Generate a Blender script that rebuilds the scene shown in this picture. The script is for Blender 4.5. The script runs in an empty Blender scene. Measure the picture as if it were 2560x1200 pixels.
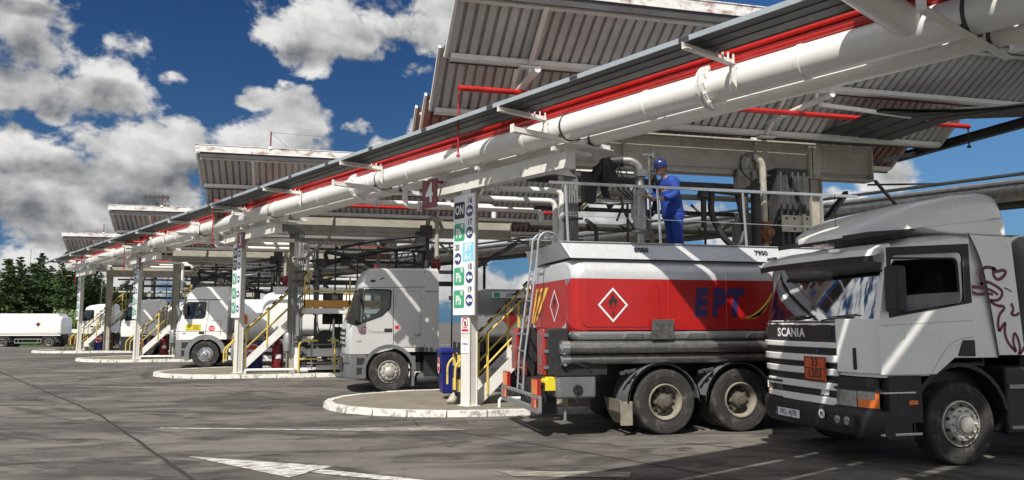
import bpy, math, random
from mathutils import Vector, Matrix
from mathutils.geometry import tessellate_polygon
random.seed(7)
SC = bpy.context.scene
COL = SC.collection
R = math.radians
V = Vector
PI = math.pi

# ------------------------------------------------------------------ mesh builder
class MB:
    def __init__(s):
        s.v = []; s.f = []; s.m = []
    def poly(s, pts, m=0):
        b = len(s.v); s.v += [tuple(p) for p in pts]; s.f.append(tuple(range(b, b + len(pts)))); s.m.append(m)
    def raw(s, vs, fs, m=0):
        b = len(s.v); s.v += [tuple(p) for p in vs]
        for f in fs:
            s.f.append(tuple(b + i for i in f)); s.m.append(m)
    def box(s, x0, x1, y0, y1, z0, z1, m=0):
        x0, x1 = min(x0, x1), max(x0, x1); y0, y1 = min(y0, y1), max(y0, y1); z0, z1 = min(z0, z1), max(z0, z1)
        s.raw([(x0,y0,z0),(x1,y0,z0),(x1,y1,z0),(x0,y1,z0),(x0,y0,z1),(x1,y0,z1),(x1,y1,z1),(x0,y1,z1)],
              [(0,3,2,1),(4,5,6,7),(0,1,5,4),(1,2,6,5),(2,3,7,6),(3,0,4,7)], m)
    def bar(s, p, q, w, h, m=0, up=(0,0,1)):
        p, q = V(p), V(q); d = (q - p).normalized(); u = V(up)
        if abs(d.dot(u)) > .98: u = V((1,0,0))
        a = d.cross(u).normalized(); b = a.cross(d)
        a = a * w / 2; b = b * h / 2
        vs = [p-a-b, p+a-b, p+a+b, p-a+b, q-a-b, q+a-b, q+a+b, q-a+b]
        s.raw(vs, [(0,1,2,3),(7,6,5,4),(0,4,5,1),(1,5,6,2),(2,6,7,3),(3,7,4,0)], m)
    def angle(s, p, q, w, h, t, m=0, flip=1):            # an L-section
        p, q = V(p), V(q); d = (q - p).normalized(); a = d.cross(V((0,0,1))).normalized() * flip
        s.bar(p + V((0,0,t/2)), q + V((0,0,t/2)), w, t, m)
        s.bar(p - a*(w/2-t/2) + V((0,0,t+h/2)), q - a*(w/2-t/2) + V((0,0,t+h/2)), t, h, m)
    def channel(s, p, q, w, h, m=0, t=.012):             # an I-section
        z = V((0,0,1)); p, q = V(p), V(q)
        s.bar(p, q, t, h-2*t, m); s.bar(p+z*(h/2-t/2), q+z*(h/2-t/2), w, t, m); s.bar(p-z*(h/2-t/2), q-z*(h/2-t/2), w, t, m)
    def tube(s, pts, r, m=0, n=10, fil=0, caps=True, steps=5):
        P = [V(p) for p in pts]
        if fil:
            o = [P[0]]
            for i in range(1, len(P)-1):
                a, b, c = P[i-1], P[i], P[i+1]
                d1 = (a-b); d2 = (c-b); l1, l2 = d1.length, d2.length
                d1 = d1.normalized(); d2 = d2.normalized()
                k = min(fil, l1*.49, l2*.49)
                if d1.angle(d2) > 3.1: o.append(b); continue
                s0, s1 = b + d1*k, b + d2*k
                for j in range(steps+1):
                    t = j/steps
                    o.append(s0*(1-t)**2 + b*2*t*(1-t) + s1*t*t)
            o.append(P[-1]); P = o
        rs = r if isinstance(r, (list, tuple)) else [r]*len(P)
        t0 = (P[1]-P[0]).normalized(); u = t0.orthogonal().normalized(); rings = []
        for i, p in enumerate(P):
            t = (P[min(i+1,len(P)-1)] - P[max(i-1,0)]).normalized()
            u = (u - t*u.dot(t)).normalized(); w = t.cross(u)
            rings.append([p + (u*math.cos(2*PI*k/n) + w*math.sin(2*PI*k/n))*rs[i] for k in range(n)])
        s.loft(rings, m, True, caps)
    def loft(s, secs, m=0, closed=True, cap=True, mats=None):
        n = len(secs[0]); vs = [p for q in secs for p in q]; b = len(s.v); s.v += [tuple(p) for p in vs]
        for i in range(len(secs)-1):
            for k in range(n if closed else n-1):
                k2 = (k+1) % n
                s.f.append((b+i*n+k, b+i*n+k2, b+(i+1)*n+k2, b+(i+1)*n+k)); s.m.append(mats[k] if mats else m)
        if cap:
            s.f.append(tuple(b+k for k in reversed(range(n)))); s.m.append(m)
            s.f.append(tuple(b+(len(secs)-1)*n+k for k in range(n))); s.m.append(m)
    def lathe(s, prof, o=(0,0,0), ax='z', m=0, n=24, mats=None, cap=False, a0=0, a1=2*PI):
        full = abs(a1-a0-2*PI) < 1e-6; k = n if full else n+1
        secs = []
        for r, h in prof:
            ring = []
            for i in range(k):
                a = a0 + (a1-a0)*i/n; c, d = r*math.cos(a), r*math.sin(a)
                if ax == 'z': p = (c, d, h)
                elif ax == 'y': p = (c, h, d)
                else: p = (h, c, d)
                ring.append((p[0]+o[0], p[1]+o[1], p[2]+o[2]))
            secs.append(ring)
        b = len(s.v); s.v += [p for q in secs for p in q]
        for i in range(len(secs)-1):
            for j in range(k if full else k-1):
                j2 = (j+1) % k
                s.f.append((b+i*k+j, b+i*k+j2, b+(i+1)*k+j2, b+(i+1)*k+j)); s.m.append(mats[i] if mats else m)
        if cap:
            s.f.append(tuple(b+j for j in range(k))); s.m.append(mats[0] if mats else m)
            s.f.append(tuple(b+(len(secs)-1)*k+j for j in range(k))); s.m.append(mats[-1] if mats else m)
    def prism(s, poly, ax, a, b, m=0):                    # polygon extruded along axis ax between a and b
        def P(u, v, w):
            return {'x': (w,u,v), 'y': (u,w,v), 'z': (u,v,w)}[ax]
        n = len(poly); A = [P(u,v,a) for u,v in poly]; B = [P(u,v,b) for u,v in poly]
        s.raw(A+B, [tuple(range(n)), tuple(range(2*n-1, n-1, -1))] + [(i, (i+1)%n+0, (i+1)%n+n, i+n) for i in range(n)], m)
    def plate(s, loops, fn, m=0):                         # flat polygon with holes, fn maps 2d -> 3d
        L = [[V((u,v,0)) for u,v in l] for l in loops]
        tris = tessellate_polygon(L); flat = [p for l in L for p in l]
        s.raw([fn(p.x,p.y) for p in flat], [tuple(t) for t in tris], m)
    def ell(s, c, r, m=0, nu=12, nv=8):
        secs = []
        for j in range(nv+1):
            a = -PI/2 + PI*j/nv; rr = max(math.cos(a), .02)
            secs.append([(c[0]+r[0]*rr*math.cos(2*PI*k/nu), c[1]+r[1]*rr*math.sin(2*PI*k/nu), c[2]+r[2]*math.sin(a)) for k in range(nu)])
        s.loft(secs, m)
    def stroke(s, pts, w, o, ex, ey, m=0, th=.003, closed=False):   # a painted line on a surface
        n = len(pts); o, ex, ey = V(o), V(ex), V(ey); nz = ex.cross(ey)*th
        P = [V(p+(0,)) if len(p) == 2 else V(p) for p in pts]; L = []; Rr = []
        for i in range(n):
            a = P[(i-1) % n] if (closed or i > 0) else P[i]; b = P[(i+1) % n] if (closed or i < n-1) else P[i]
            t = (b-a); t.z = 0; t.normalize(); q = V((-t.y, t.x, 0))
            ww = w[i] if isinstance(w, (list, tuple)) else w
            c = P[i]; L.append(o+ex*(c.x+q.x*ww/2)+ey*(c.y+q.y*ww/2)+nz); Rr.append(o+ex*(c.x-q.x*ww/2)+ey*(c.y-q.y*ww/2)+nz)
        s.raw(L+Rr, [(i, i+n, (i+1)%n+n, (i+1)%n) for i in range(n if closed else n-1)], m)
    def text(s, txt, size, o, ex, ey, m=0, bold=0, th=.003, align='CENTER', sx=1, shear=0):
        c = bpy.data.curves.new('t', 'FONT'); c.body = txt; c.size = size; c.align_x = align; c.align_y = 'CENTER'
        c.offset = bold; c.shear = shear; c.resolution_u = 3; c.fill_mode = 'FRONT'
        ob = bpy.data.objects.new('t', c); COL.objects.link(ob)
        dg = bpy.context.evaluated_depsgraph_get(); me = bpy.data.meshes.new_from_object(ob.evaluated_get(dg))
        o, ex, ey = V(o), V(ex).normalized(), V(ey).normalized(); nz = ex.cross(ey).normalized()*th
        s.raw([o+ex*v.co.x*sx+ey*v.co.y+nz for v in me.vertices], [tuple(p.vertices) for p in me.polygons], m)
        bpy.data.objects.remove(ob); bpy.data.curves.remove(c); bpy.data.meshes.remove(me)
    def xf(s, M, start=0):
        for i in range(start, len(s.v)): s.v[i] = tuple(M @ V(s.v[i]))
    def build(s, name, mats, parent=None, loc=None, ang=35, bev=0, seg=2, rot=None, merge=False):
        me = bpy.data.meshes.new(name); me.from_pydata(s.v, [], s.f)
        mats = mats if isinstance(mats, (list, tuple)) else [mats]
        for k in mats: me.materials.append(k)
        for p, i in zip(me.polygons, s.m): p.material_index = min(i, len(mats)-1)
        me.validate(); me.update()
        import bmesh
        bm = bmesh.new(); bm.from_mesh(me)
        if bev or merge: bmesh.ops.remove_doubles(bm, verts=bm.verts, dist=1e-5)
        bmesh.ops.recalc_face_normals(bm, faces=bm.faces); bm.to_mesh(me); bm.free()
        if ang:
            me.shade_smooth(); me.set_sharp_from_angle(angle=R(ang))
        ob = bpy.data.objects.new(name, me); COL.objects.link(ob)
        if parent: ob.parent = parent
        if loc: ob.location = loc
        if rot: ob.rotation_euler = rot
        if bev:
            b = ob.modifiers.new('b', 'BEVEL'); b.width = bev; b.segments = seg; b.limit_method = 'ANGLE'; b.angle_limit = R(40); b.harden_normals = False
        return ob

def tag(o, label=None, cat=None, group=None, kind=None):
    if label: o['label'] = label
    if cat: o['category'] = cat
    if group: o['group'] = group
    if kind: o['kind'] = kind
    return o
def thing(name, label, cat, loc=(0,0,0), rz=0, group=None):
    o = bpy.data.objects.new(name, None); COL.objects.link(o); o.location = loc; o.rotation_euler = (0,0,rz); o.empty_display_size = .2
    return tag(o, label, cat, group)
KIDS = {}
def dup(o, parent=None):
    c = o.copy(); COL.objects.link(c)
    if parent is not None: c.parent = parent
    for ch in [x for x in COL.objects if x.parent == o]: dup(ch, c)
    return c
def place(o, loc, label, rz=None, group=None):
    c = dup(o); c.location = loc; c['label'] = label
    if rz is not None: c.rotation_euler = (0,0,rz)
    if group: c['group'] = group
    return c

# ------------------------------------------------------------------ materials
class N:
    def __init__(s, tree): s.t = tree; s.n = tree.nodes; s.l = tree.links
    def new(s, typ, **kw):
        x = s.n.new(typ)
        for k, v in kw.items():
            if k == 'ins':
                for a, b in v.items():
                    if hasattr(b, 'node'): s.l.new(b, x.inputs[a])
                    else: x.inputs[a].default_value = b
            else: setattr(x, k, v)
        return x
    def math(s, op, a, b=None, c=None, clamp=False):
        x = s.n.new('ShaderNodeMath'); x.operation = op; x.use_clamp = clamp
        for i, k in enumerate((a, b, c)):
            if k is None: continue
            if hasattr(k, 'node'): s.l.new(k, x.inputs[i])
            else: x.inputs[i].default_value = k
        return x.outputs[0]
    def mix(s, f, a, b, blend='MIX'):
        x = s.n.new('ShaderNodeMix'); x.data_type = 'RGBA'; x.blend_type = blend
        for i, k in ((0, f), (6, a), (7, b)):
            if hasattr(k, 'node'): s.l.new(k, x.inputs[i])
            elif i == 0: x.inputs[i].default_value = k
            else: x.inputs[i].default_value = tuple(k)[:3] + (1,)
        return x.outputs[2]
    def step(s, v, lo, hi):
        x = s.n.new('ShaderNodeMapRange'); x.interpolation_type = 'SMOOTHSTEP'; s.l.new(v, x.inputs[0]); x.inputs[1].default_value = lo; x.inputs[2].default_value = hi
        return x.outputs[0]
    def noise(s, vec, scale, det=4, rough=.55, lac=2, dist=0):
        x = s.new('ShaderNodeTexNoise', ins={'Scale': scale, 'Detail': det, 'Roughness': rough, 'Lacunarity': lac, 'Distortion': dist})
        s.l.new(vec, x.inputs['Vector']); return x.outputs[0]

def mat(name, col, rough=.5, metal=0, var=.12, scale=2.5, dirt=None, damt=0, dscale=4, stretch=(1,1,1), bump=0, coat=0, bscale=60, spec=.5):
    m = bpy.data.materials.new(name); m.use_nodes = True; t = N(m.node_tree); b = m.node_tree.nodes['Principled BSDF']
    co = t.new('ShaderNodeTexCoord').outputs['Object']
    mp = t.new('ShaderNodeMapping'); t.l.new(co, mp.inputs[0]); mp.inputs['Scale'].default_value = stretch; mv = mp.outputs[0]
    n1 = t.noise(mv, scale, 5, .6); n2 = t.noise(mv, scale*9, 3, .6)
    f = t.math('ADD', t.math('MULTIPLY', n1, .65), t.math('MULTIPLY', n2, .35))
    f = t.step(f, .32, .68)
    c = t.mix(f, [k*(1-var) for k in col], [min(1, k*(1+var*.5)) for k in col])
    if dirt:
        d = t.noise(mv, dscale, 6, .68); d = t.step(d, .62-damt*.35, .78-damt*.25)
        c = t.mix(t.math('MULTIPLY', d, min(1, .35+damt)), c, dirt)
    t.l.new(c, b.inputs['Base Color'])
    r = t.new('ShaderNodeMapRange', ins={0: n2, 3: max(.03, rough-.1), 4: min(1, rough+.12)}); t.l.new(r.outputs[0], b.inputs['Roughness'])
    b.inputs['Metallic'].default_value = metal; b.inputs['Coat Weight'].default_value = coat; b.inputs['Coat Roughness'].default_value = .12
    b.inputs['Specular IOR Level'].default_value = spec
    if bump:
        bn = t.new('ShaderNodeBump', ins={'Strength': bump, 'Distance': .02, 'Height': t.noise(mv, bscale, 4, .6)}); t.l.new(bn.outputs[0], b.inputs['Normal'])
    return m
def glassmat(name, tint=(.25,.3,.32), refl=.12, rough=.02):
    m = bpy.data.materials.new(name); m.use_nodes = True; t = N(m.node_tree); m.node_tree.nodes.remove(m.node_tree.nodes['Principled BSDF'])
    fr = t.new('ShaderNodeFresnel', ins={'IOR': 1.5}).outputs[0]
    f = t.math('ADD', fr, refl, clamp=True)
    tr = t.new('ShaderNodeBsdfTransparent', ins={'Color': tint+(1,)}).outputs[0]
    gl = t.new('ShaderNodeBsdfGlossy', ins={'Color': (.9,.93,.95,1), 'Roughness': rough}).outputs[0]
    mx = t.new('ShaderNodeMixShader', ins={0: f, 1: tr, 2: gl}); t.l.new(mx.outputs[0], m.node_tree.nodes['Material Output'].inputs[0])
    return m

GRIME = (.13,.11,.085); RUST = (.22,.07,.025)
M = {}
M['white'] = mat('white_paint', (.74,.73,.69), .4, var=.10, dirt=GRIME, damt=.12, dscale=3)
M['pipe'] = mat('pipe_white', (.80,.795,.77), .3, var=.05, dirt=GRIME, damt=.04, dscale=5, coat=.3)
M['cream'] = mat('girder_cream', (.40,.375,.31), .55, var=.22, scale=1.5, dirt=GRIME, damt=.2, dscale=2.5)
M['post'] = mat('post_white', (.70,.69,.63), .5, var=.1, dirt=GRIME, damt=.15, dscale=3, stretch=(2,2,.5))
M['sheet'] = mat('sheet_underside', (.50,.495,.48), .5, var=.16, scale=1.2, dirt=GRIME, damt=.1, dscale=3)
M['sheetdark'] = mat('sheet_dirty', (.30,.285,.265), .55, var=.2, scale=1.2, dirt=GRIME, damt=.2, dscale=3)
M['sheettop'] = mat('sheet_top_red', (.30,.17,.14), .6, var=.2)
M['fascia'] = mat('fascia_rusty', (.72,.72,.70), .5, var=.06, dirt=RUST, damt=.42, dscale=2.2, stretch=(1.5,1,3))
M['black'] = mat('black_steel', (.022,.022,.024), .55, var=.4)
M['dark'] = mat('dark_grey', (.06,.06,.062), .6, var=.35)
M['grey'] = mat('galvanised', (.32,.33,.33), .45, .6, var=.25, scale=6)
M['midgrey'] = mat('grey_paint', (.20,.205,.205), .5, var=.2, dirt=GRIME, damt=.15)
M['tray'] = mat('cable_tray', (.055,.057,.06), .5, .3, var=.35, scale=4)
M['trayedge'] = mat('tray_edge', (.45,.50,.53), .4, .5, var=.1)
M['red'] = mat('red_pipe', (.46,.012,.009), .3, var=.2, coat=.3, dirt=(.12,.01,.01), damt=.15)
M['darkred'] = mat('dark_red', (.19,.012,.016), .4, var=.15)
M['yellow'] = mat('yellow_paint', (.68,.50,.11), .5, var=.15, dirt=GRIME, damt=.22, dscale=8)
M['orange'] = mat('orange_board', (.62,.30,.06), .55, var=.15, dirt=GRIME, damt=.12)
M['alu'] = mat('aluminium', (.62,.63,.64), .28, .9, var=.15, scale=5)
M['steel'] = mat('worn_steel', (.36,.35,.33), .35, .85, var=.35, scale=7)
M['dkpipe'] = mat('dark_pipe', (.075,.07,.062), .45, .3, var=.35)
M['rubber'] = mat('tyre_rubber', (.032,.030,.028), .85, var=.3, scale=5, dirt=(.16,.14,.11), damt=.28, dscale=5)
M['dustrim'] = mat('dusty_rim', (.27,.24,.19), .75, var=.35, scale=6)
M['hub'] = mat('greasy_hub', (.11,.095,.075), .7, var=.4, scale=12)
M['rim'] = mat('rim_silver', (.55,.52,.47), .45, .5, var=.2, scale=7, dirt=GRIME, damt=.2)
M['chrome'] = mat('polished_rim', (.8,.8,.8), .15, 1, var=.1)
M['plastic'] = mat('black_plastic', (.02,.02,.021), .6, var=.3, dirt=(.12,.11,.09), damt=.12)
M['gplastic'] = mat('grey_plastic', (.13,.135,.14), .6, var=.2, dirt=GRIME, damt=.12)
M['glass'] = glassmat('window_glass', (.5,.55,.55), .02)
M['wglass'] = glassmat('windscreen_glass', (.03,.036,.04), .34, .05)
M['dglass'] = glassmat('tinted_glass', (.05,.06,.065), .05)
M['lens'] = mat('lamp_lens', (.45,.47,.48), .12, .85, var=.45, scale=16, coat=1)
M['amber'] = mat('amber_lens', (.85,.20,.03), .2, var=.15, scale=20, coat=.6)
M['redlens'] = mat('red_lens', (.30,.018,.016), .35, var=.2, coat=.5)
M['silver'] = mat('tank_silver', (.60,.61,.62), .34, .25, var=.10, scale=1.5, dirt=GRIME, damt=.06, coat=.25)
M['tankred'] = mat('tank_red', (.40,.009,.007), .34, var=.10, scale=1.2, dirt=(.2,.02,.015), damt=.08, coat=.3)
M['ptank'] = mat('truck_white', (.84,.835,.81), .3, var=.05, scale=1.5, dirt=GRIME, damt=.05, dscale=3, coat=.5)
M['psilver'] = mat('truck_silver', (.58,.58,.57), .33, .2, var=.06, scale=1.5, dirt=GRIME, damt=.06, coat=.5)
M['navy'] = mat('navy_print', (.035,.022,.11), .5, var=.1)
M['ink'] = mat('black_print', (.02,.02,.022), .5, var=.1)
M['inkg'] = mat('grey_print', (.30,.30,.30), .5, var=.1)
M['paper'] = mat('sign_white', (.80,.81,.82), .4, var=.04, coat=.2)
M['green'] = mat('sign_green', (.05,.36,.18), .45, var=.08)
M['cyan'] = mat('sign_cyan', (.22,.62,.80), .45, var=.08)
M['blue'] = mat('blue_plastic', (.010,.018,.17), .4, var=.15)
M['signblue'] = mat('sign_blue', (.02,.04,.18), .45, var=.08)
M['tyellow'] = mat('print_yellow', (.85,.55,.10), .45, var=.08)
M['signy'] = mat('sticker_yellow', (.70,.58,.03), .45, var=.05)
M['rubyred'] = mat('sign_red', (.60,.02,.03), .45, var=.06)
M['adr'] = mat('plate_orange', (.62,.10,.025), .45, var=.12)
M['maroon'] = mat('griffin_maroon', (.14,.015,.03), .5, var=.1)
M['cloth'] = mat('work_cloth_blue', (.010,.048,.29), .8, var=.35, scale=7, bump=.35, bscale=14)
M['skin'] = mat('skin', (.42,.22,.15), .55, var=.12)
M['helmet'] = mat('helmet_blue', (.012,.022,.13), .35, var=.1, coat=.3)
M['glove'] = mat('glove_pale', (.45,.42,.34), .8, var=.2)
M['hair'] = mat('hair_dark', (.03,.022,.018), .8)
M['vest'] = mat('vest_orange', (.75,.18,.05), .8, var=.2)
M['seat'] = mat('seat_fabric', (.05,.05,.055), .9, var=.3)
M['bark'] = mat('bark', (.10,.065,.04), .9, var=.4, scale=6)
# ------------------------------------------------------------------ camera, sun, sky
EYE = 1.78; FPX = 1950.; YAW = R(14.5); PIT = math.atan(205/FPX)
cam = bpy.data.cameras.new('camera'); co = bpy.data.objects.new('camera', cam); COL.objects.link(co)
cam.sensor_width = 36; cam.lens = 36*FPX/2560; cam.clip_end = 5000; cam.clip_start = .05
co.location = (0,0,EYE); co.rotation_euler = (PI/2 + PIT, 0, -YAW); SC.camera = co
SUN = V((-.7, -1, 1.45)).normalized()                      # towards the sun
sd = bpy.data.lights.new('sun', 'SUN'); sd.energy = 4.9; sd.angle = R(.53); sd.color = (1,.955,.88)
so = bpy.data.objects.new('sun', sd); COL.objects.link(so); so.rotation_euler = (-SUN).to_track_quat('-Z', 'Y').to_euler(); so.location = (-20,-25,40)
SC.view_settings.view_transform = 'Standard'; SC.view_settings.look = 'None'; SC.view_settings.gamma = 1; SC.view_settings.exposure = .17
def rayd(u, v):
    a = (u-1280)/FPX; b = (600-v)/FPX; cy, sy = math.cos(PIT), math.sin(PIT); f = cy-b*sy; z = sy+b*cy; s, c = math.sin(YAW), math.cos(YAW)
    return V((a*c+f*s, -a*s+f*c, z)).normalized()
def azel(u, v):
    d = rayd(u, v); return math.atan2(d.x, d.y), math.asin(d.z)
W = bpy.data.worlds.new('World'); SC.world = W; W.use_nodes = True
def sky():
    t = N(W.node_tree); bg = W.node_tree.nodes['Background']
    gen = t.new('ShaderNodeTexCoord').outputs['Generated']
    sk = t.new('ShaderNodeTexSky'); sk.sky_type = 'NISHITA'; sk.sun_disc = False
    sk.sun_elevation = math.asin(SUN.z); sk.sun_rotation = math.atan2(SUN.x, SUN.y); sk.altitude = 100; sk.dust_density = .6; sk.ozone_density = 3
    sep = t.new('ShaderNodeSeparateXYZ', ins={0: gen}); x, y, z = sep.outputs
    az = t.math('ARCTAN2', x, y); el = t.math('ARCSINE', z)
    cmb = t.new('ShaderNodeCombineXYZ', ins={0: az, 1: t.math('MULTIPLY', el, 1.3), 2: 0.37}).outputs[0]
    off = t.new('ShaderNodeVectorMath', operation='ADD', ins={0: cmb, 1: (-.016,.030,.0)}).outputs[0]
    def vor(v, sc):
        k = t.new('ShaderNodeTexVoronoi', voronoi_dimensions='2D', ins={'Scale': sc, 'Detail': 2.6, 'Roughness': .55, 'Lacunarity': 2.3}); k.normalize = True; t.l.new(v, k.inputs['Vector']); return k.outputs['Distance']
    wob = t.new('ShaderNodeTexNoise', ins={'Scale': 9., 'Detail': 5.}); t.l.new(cmb, wob.inputs['Vector'])
    wv = t.new('ShaderNodeVectorMath', operation='SCALE', ins={0: t.new('ShaderNodeVectorMath', operation='SUBTRACT', ins={0: wob.outputs['Color'], 1: (.5,.5,.5)}).outputs[0], 3: .05}).outputs[0]
    c1 = t.new('ShaderNodeVectorMath', operation='ADD', ins={0: cmb, 1: wv}).outputs[0]
    o1 = t.new('ShaderNodeVectorMath', operation='ADD', ins={0: off, 1: wv}).outputs[0]
    # billows (cauliflower cells) plus wisps
    def n2(v, sc, det, ro, dist=0):
        k = t.new('ShaderNodeTexNoise', noise_dimensions='2D', ins={'Scale': sc, 'Detail': det, 'Roughness': ro, 'Distortion': dist}); t.l.new(v, k.inputs['Vector']); return k.outputs[0]
    def field(v): return t.math('SUBTRACT', t.math('MULTIPLY', n2(v, 6.5, 5, .55), 1.35), t.math('MULTIPLY', vor(v, 17), .75))
    b0, b1 = field(c1), field(o1)
    wisp = n2(cmb, 30, 7, .66, .3)
    def ellipses(L, grow, k, top=1):
        acc = None
        for (u, v, ru, rv) in L:
            a0, e0 = azel(u, v); q = math.cos(math.atan((u-1280)/FPX))**2
            ra, re = ru/FPX*q*grow, rv/FPX*math.cos(e0)**2*grow*1.3
            p = t.new('ShaderNodeVectorMath', operation='MULTIPLY', ins={0: t.new('ShaderNodeVectorMath', operation='SUBTRACT', ins={0: cmb, 1: (a0,e0*1.3,.37)}).outputs[0], 1: (1/ra,1/re,0)}).outputs[0]
            d = t.math('SUBTRACT', top, t.new('ShaderNodeVectorMath', operation='DOT_PRODUCT', ins={0: p, 1: p}).outputs['Value'])
            acc = d if acc is None else t.math('SMOOTH_MAX', acc, d, k)
        return acc
    blobs = [(150,120,190,96),(60,70,110,76),(300,130,120,66),(60,205,190,74),(250,225,160,60),(130,285,50,24),(430,195,46,26),
             (930,50,225,110),(1090,50,170,105),(790,95,85,75),(1040,180,55,30),
             (740,310,90,70),(640,370,150,62),(480,355,130,50),(330,400,180,78),(160,425,110,50),(50,470,150,120),(250,530,240,70),(430,480,200,60),(560,460,190,66),(770,380,90,52),(900,320,44,26),(960,370,55,36),
             (120,590,260,80),(330,570,260,80),(60,660,200,70),(60,12,110,18),(200,720,330,50),(700,720,330,50),(1200,720,300,46),(1750,700,260,40),(560,590,240,50),(420,640,260,50),(880,590,150,50),(1300,470,70,36),(640,250,60,26),(210,470,200,80),(1180,600,160,50),
             (1450,540,110,70),(1720,560,160,50),(2230,440,80,40),(1560,560,130,60),(980,640,180,60),(700,620,260,70),(1900,600,200,50),(1050,330,50,40),(350,640,240,70),(2080,520,80,36)]
    dens = ellipses(blobs, 1.13, .3)
    # unseen clouds behind the camera and overhead, brightened below as fill light
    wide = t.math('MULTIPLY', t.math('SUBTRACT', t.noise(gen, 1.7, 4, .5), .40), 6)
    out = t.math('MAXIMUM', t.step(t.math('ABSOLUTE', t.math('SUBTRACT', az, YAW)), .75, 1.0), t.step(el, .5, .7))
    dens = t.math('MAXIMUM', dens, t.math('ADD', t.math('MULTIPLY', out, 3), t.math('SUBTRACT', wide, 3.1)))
    f0 = t.math('ADD', t.math('ADD', t.math('MAXIMUM', dens, -1.5), t.math('MULTIPLY', t.math('SUBTRACT', b0, .40), 3.0)), t.math('MULTIPLY', t.math('SUBTRACT', wisp, .5), 1.3))
    cov = t.step(f0, .0, .75)
    lit = t.math('MULTIPLY', t.math('SUBTRACT', b0, b1), 1.15)
    darks = [(120,250,210,30),(60,170,80,50),(250,220,90,20),(250,440,160,30),(420,450,140,26),(70,520,130,44),(330,490,110,26),(130,560,80,22),(900,150,160,26),(1020,95,120,36),(60,20,80,14),(560,425,120,20),(200,600,110,20),(690,430,110,20),(30,300,60,20),(1450,580,60,20)]
    dk = ellipses(darks, 1.25, .5, 1.2)
    dk = t.step(t.math('ADD', t.math('MAXIMUM', dk, -2), t.math('MULTIPLY', t.math('SUBTRACT', n2(c1, 10, 6, .6), .5), 3.0)), -.6, 1.5)
    edge = t.math('MULTIPLY', t.step(f0, .3, 1.9), -.16)
    sh = t.math('ADD', t.math('ADD', t.math('ADD', .78, lit), edge), t.math('MULTIPLY', dk, -.52), clamp=True)
    cl = t.mix(sh, (.12,.13,.145), (.72,.715,.70))
    # deep polarised blue of the photograph
    base = t.mix(1, t.new('ShaderNodeVectorMath', operation='SCALE', ins={0: sk.outputs[0], 3: .072}).outputs[0], (.36,.66,1.0), 'MULTIPLY')
    right = t.step(az, .05, .75)
    base = t.mix(t.math('MULTIPLY', t.math('SUBTRACT', 1, right), .6), base, (.006,.030,.10))
    hz = t.math('MULTIPLY', t.math('SUBTRACT', 1, t.step(el, .0, .42)), t.math('ADD', .25, t.math('MULTIPLY', right, .5)))
    base = t.mix(hz, base, (.14,.29,.46))
    cl = t.mix(out, cl, t.mix(1, cl, (1.55,1.55,1.55), 'MULTIPLY'))  # raises only the unseen clouds, to fill shaded surfaces
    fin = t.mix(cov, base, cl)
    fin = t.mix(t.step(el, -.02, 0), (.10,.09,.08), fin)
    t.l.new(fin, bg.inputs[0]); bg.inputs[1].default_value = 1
    W.cycles.sampling_method = 'MANUAL'; W.cycles.sample_map_resolution = 512
sky()
SC.cycles.use_denoising = True

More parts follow.
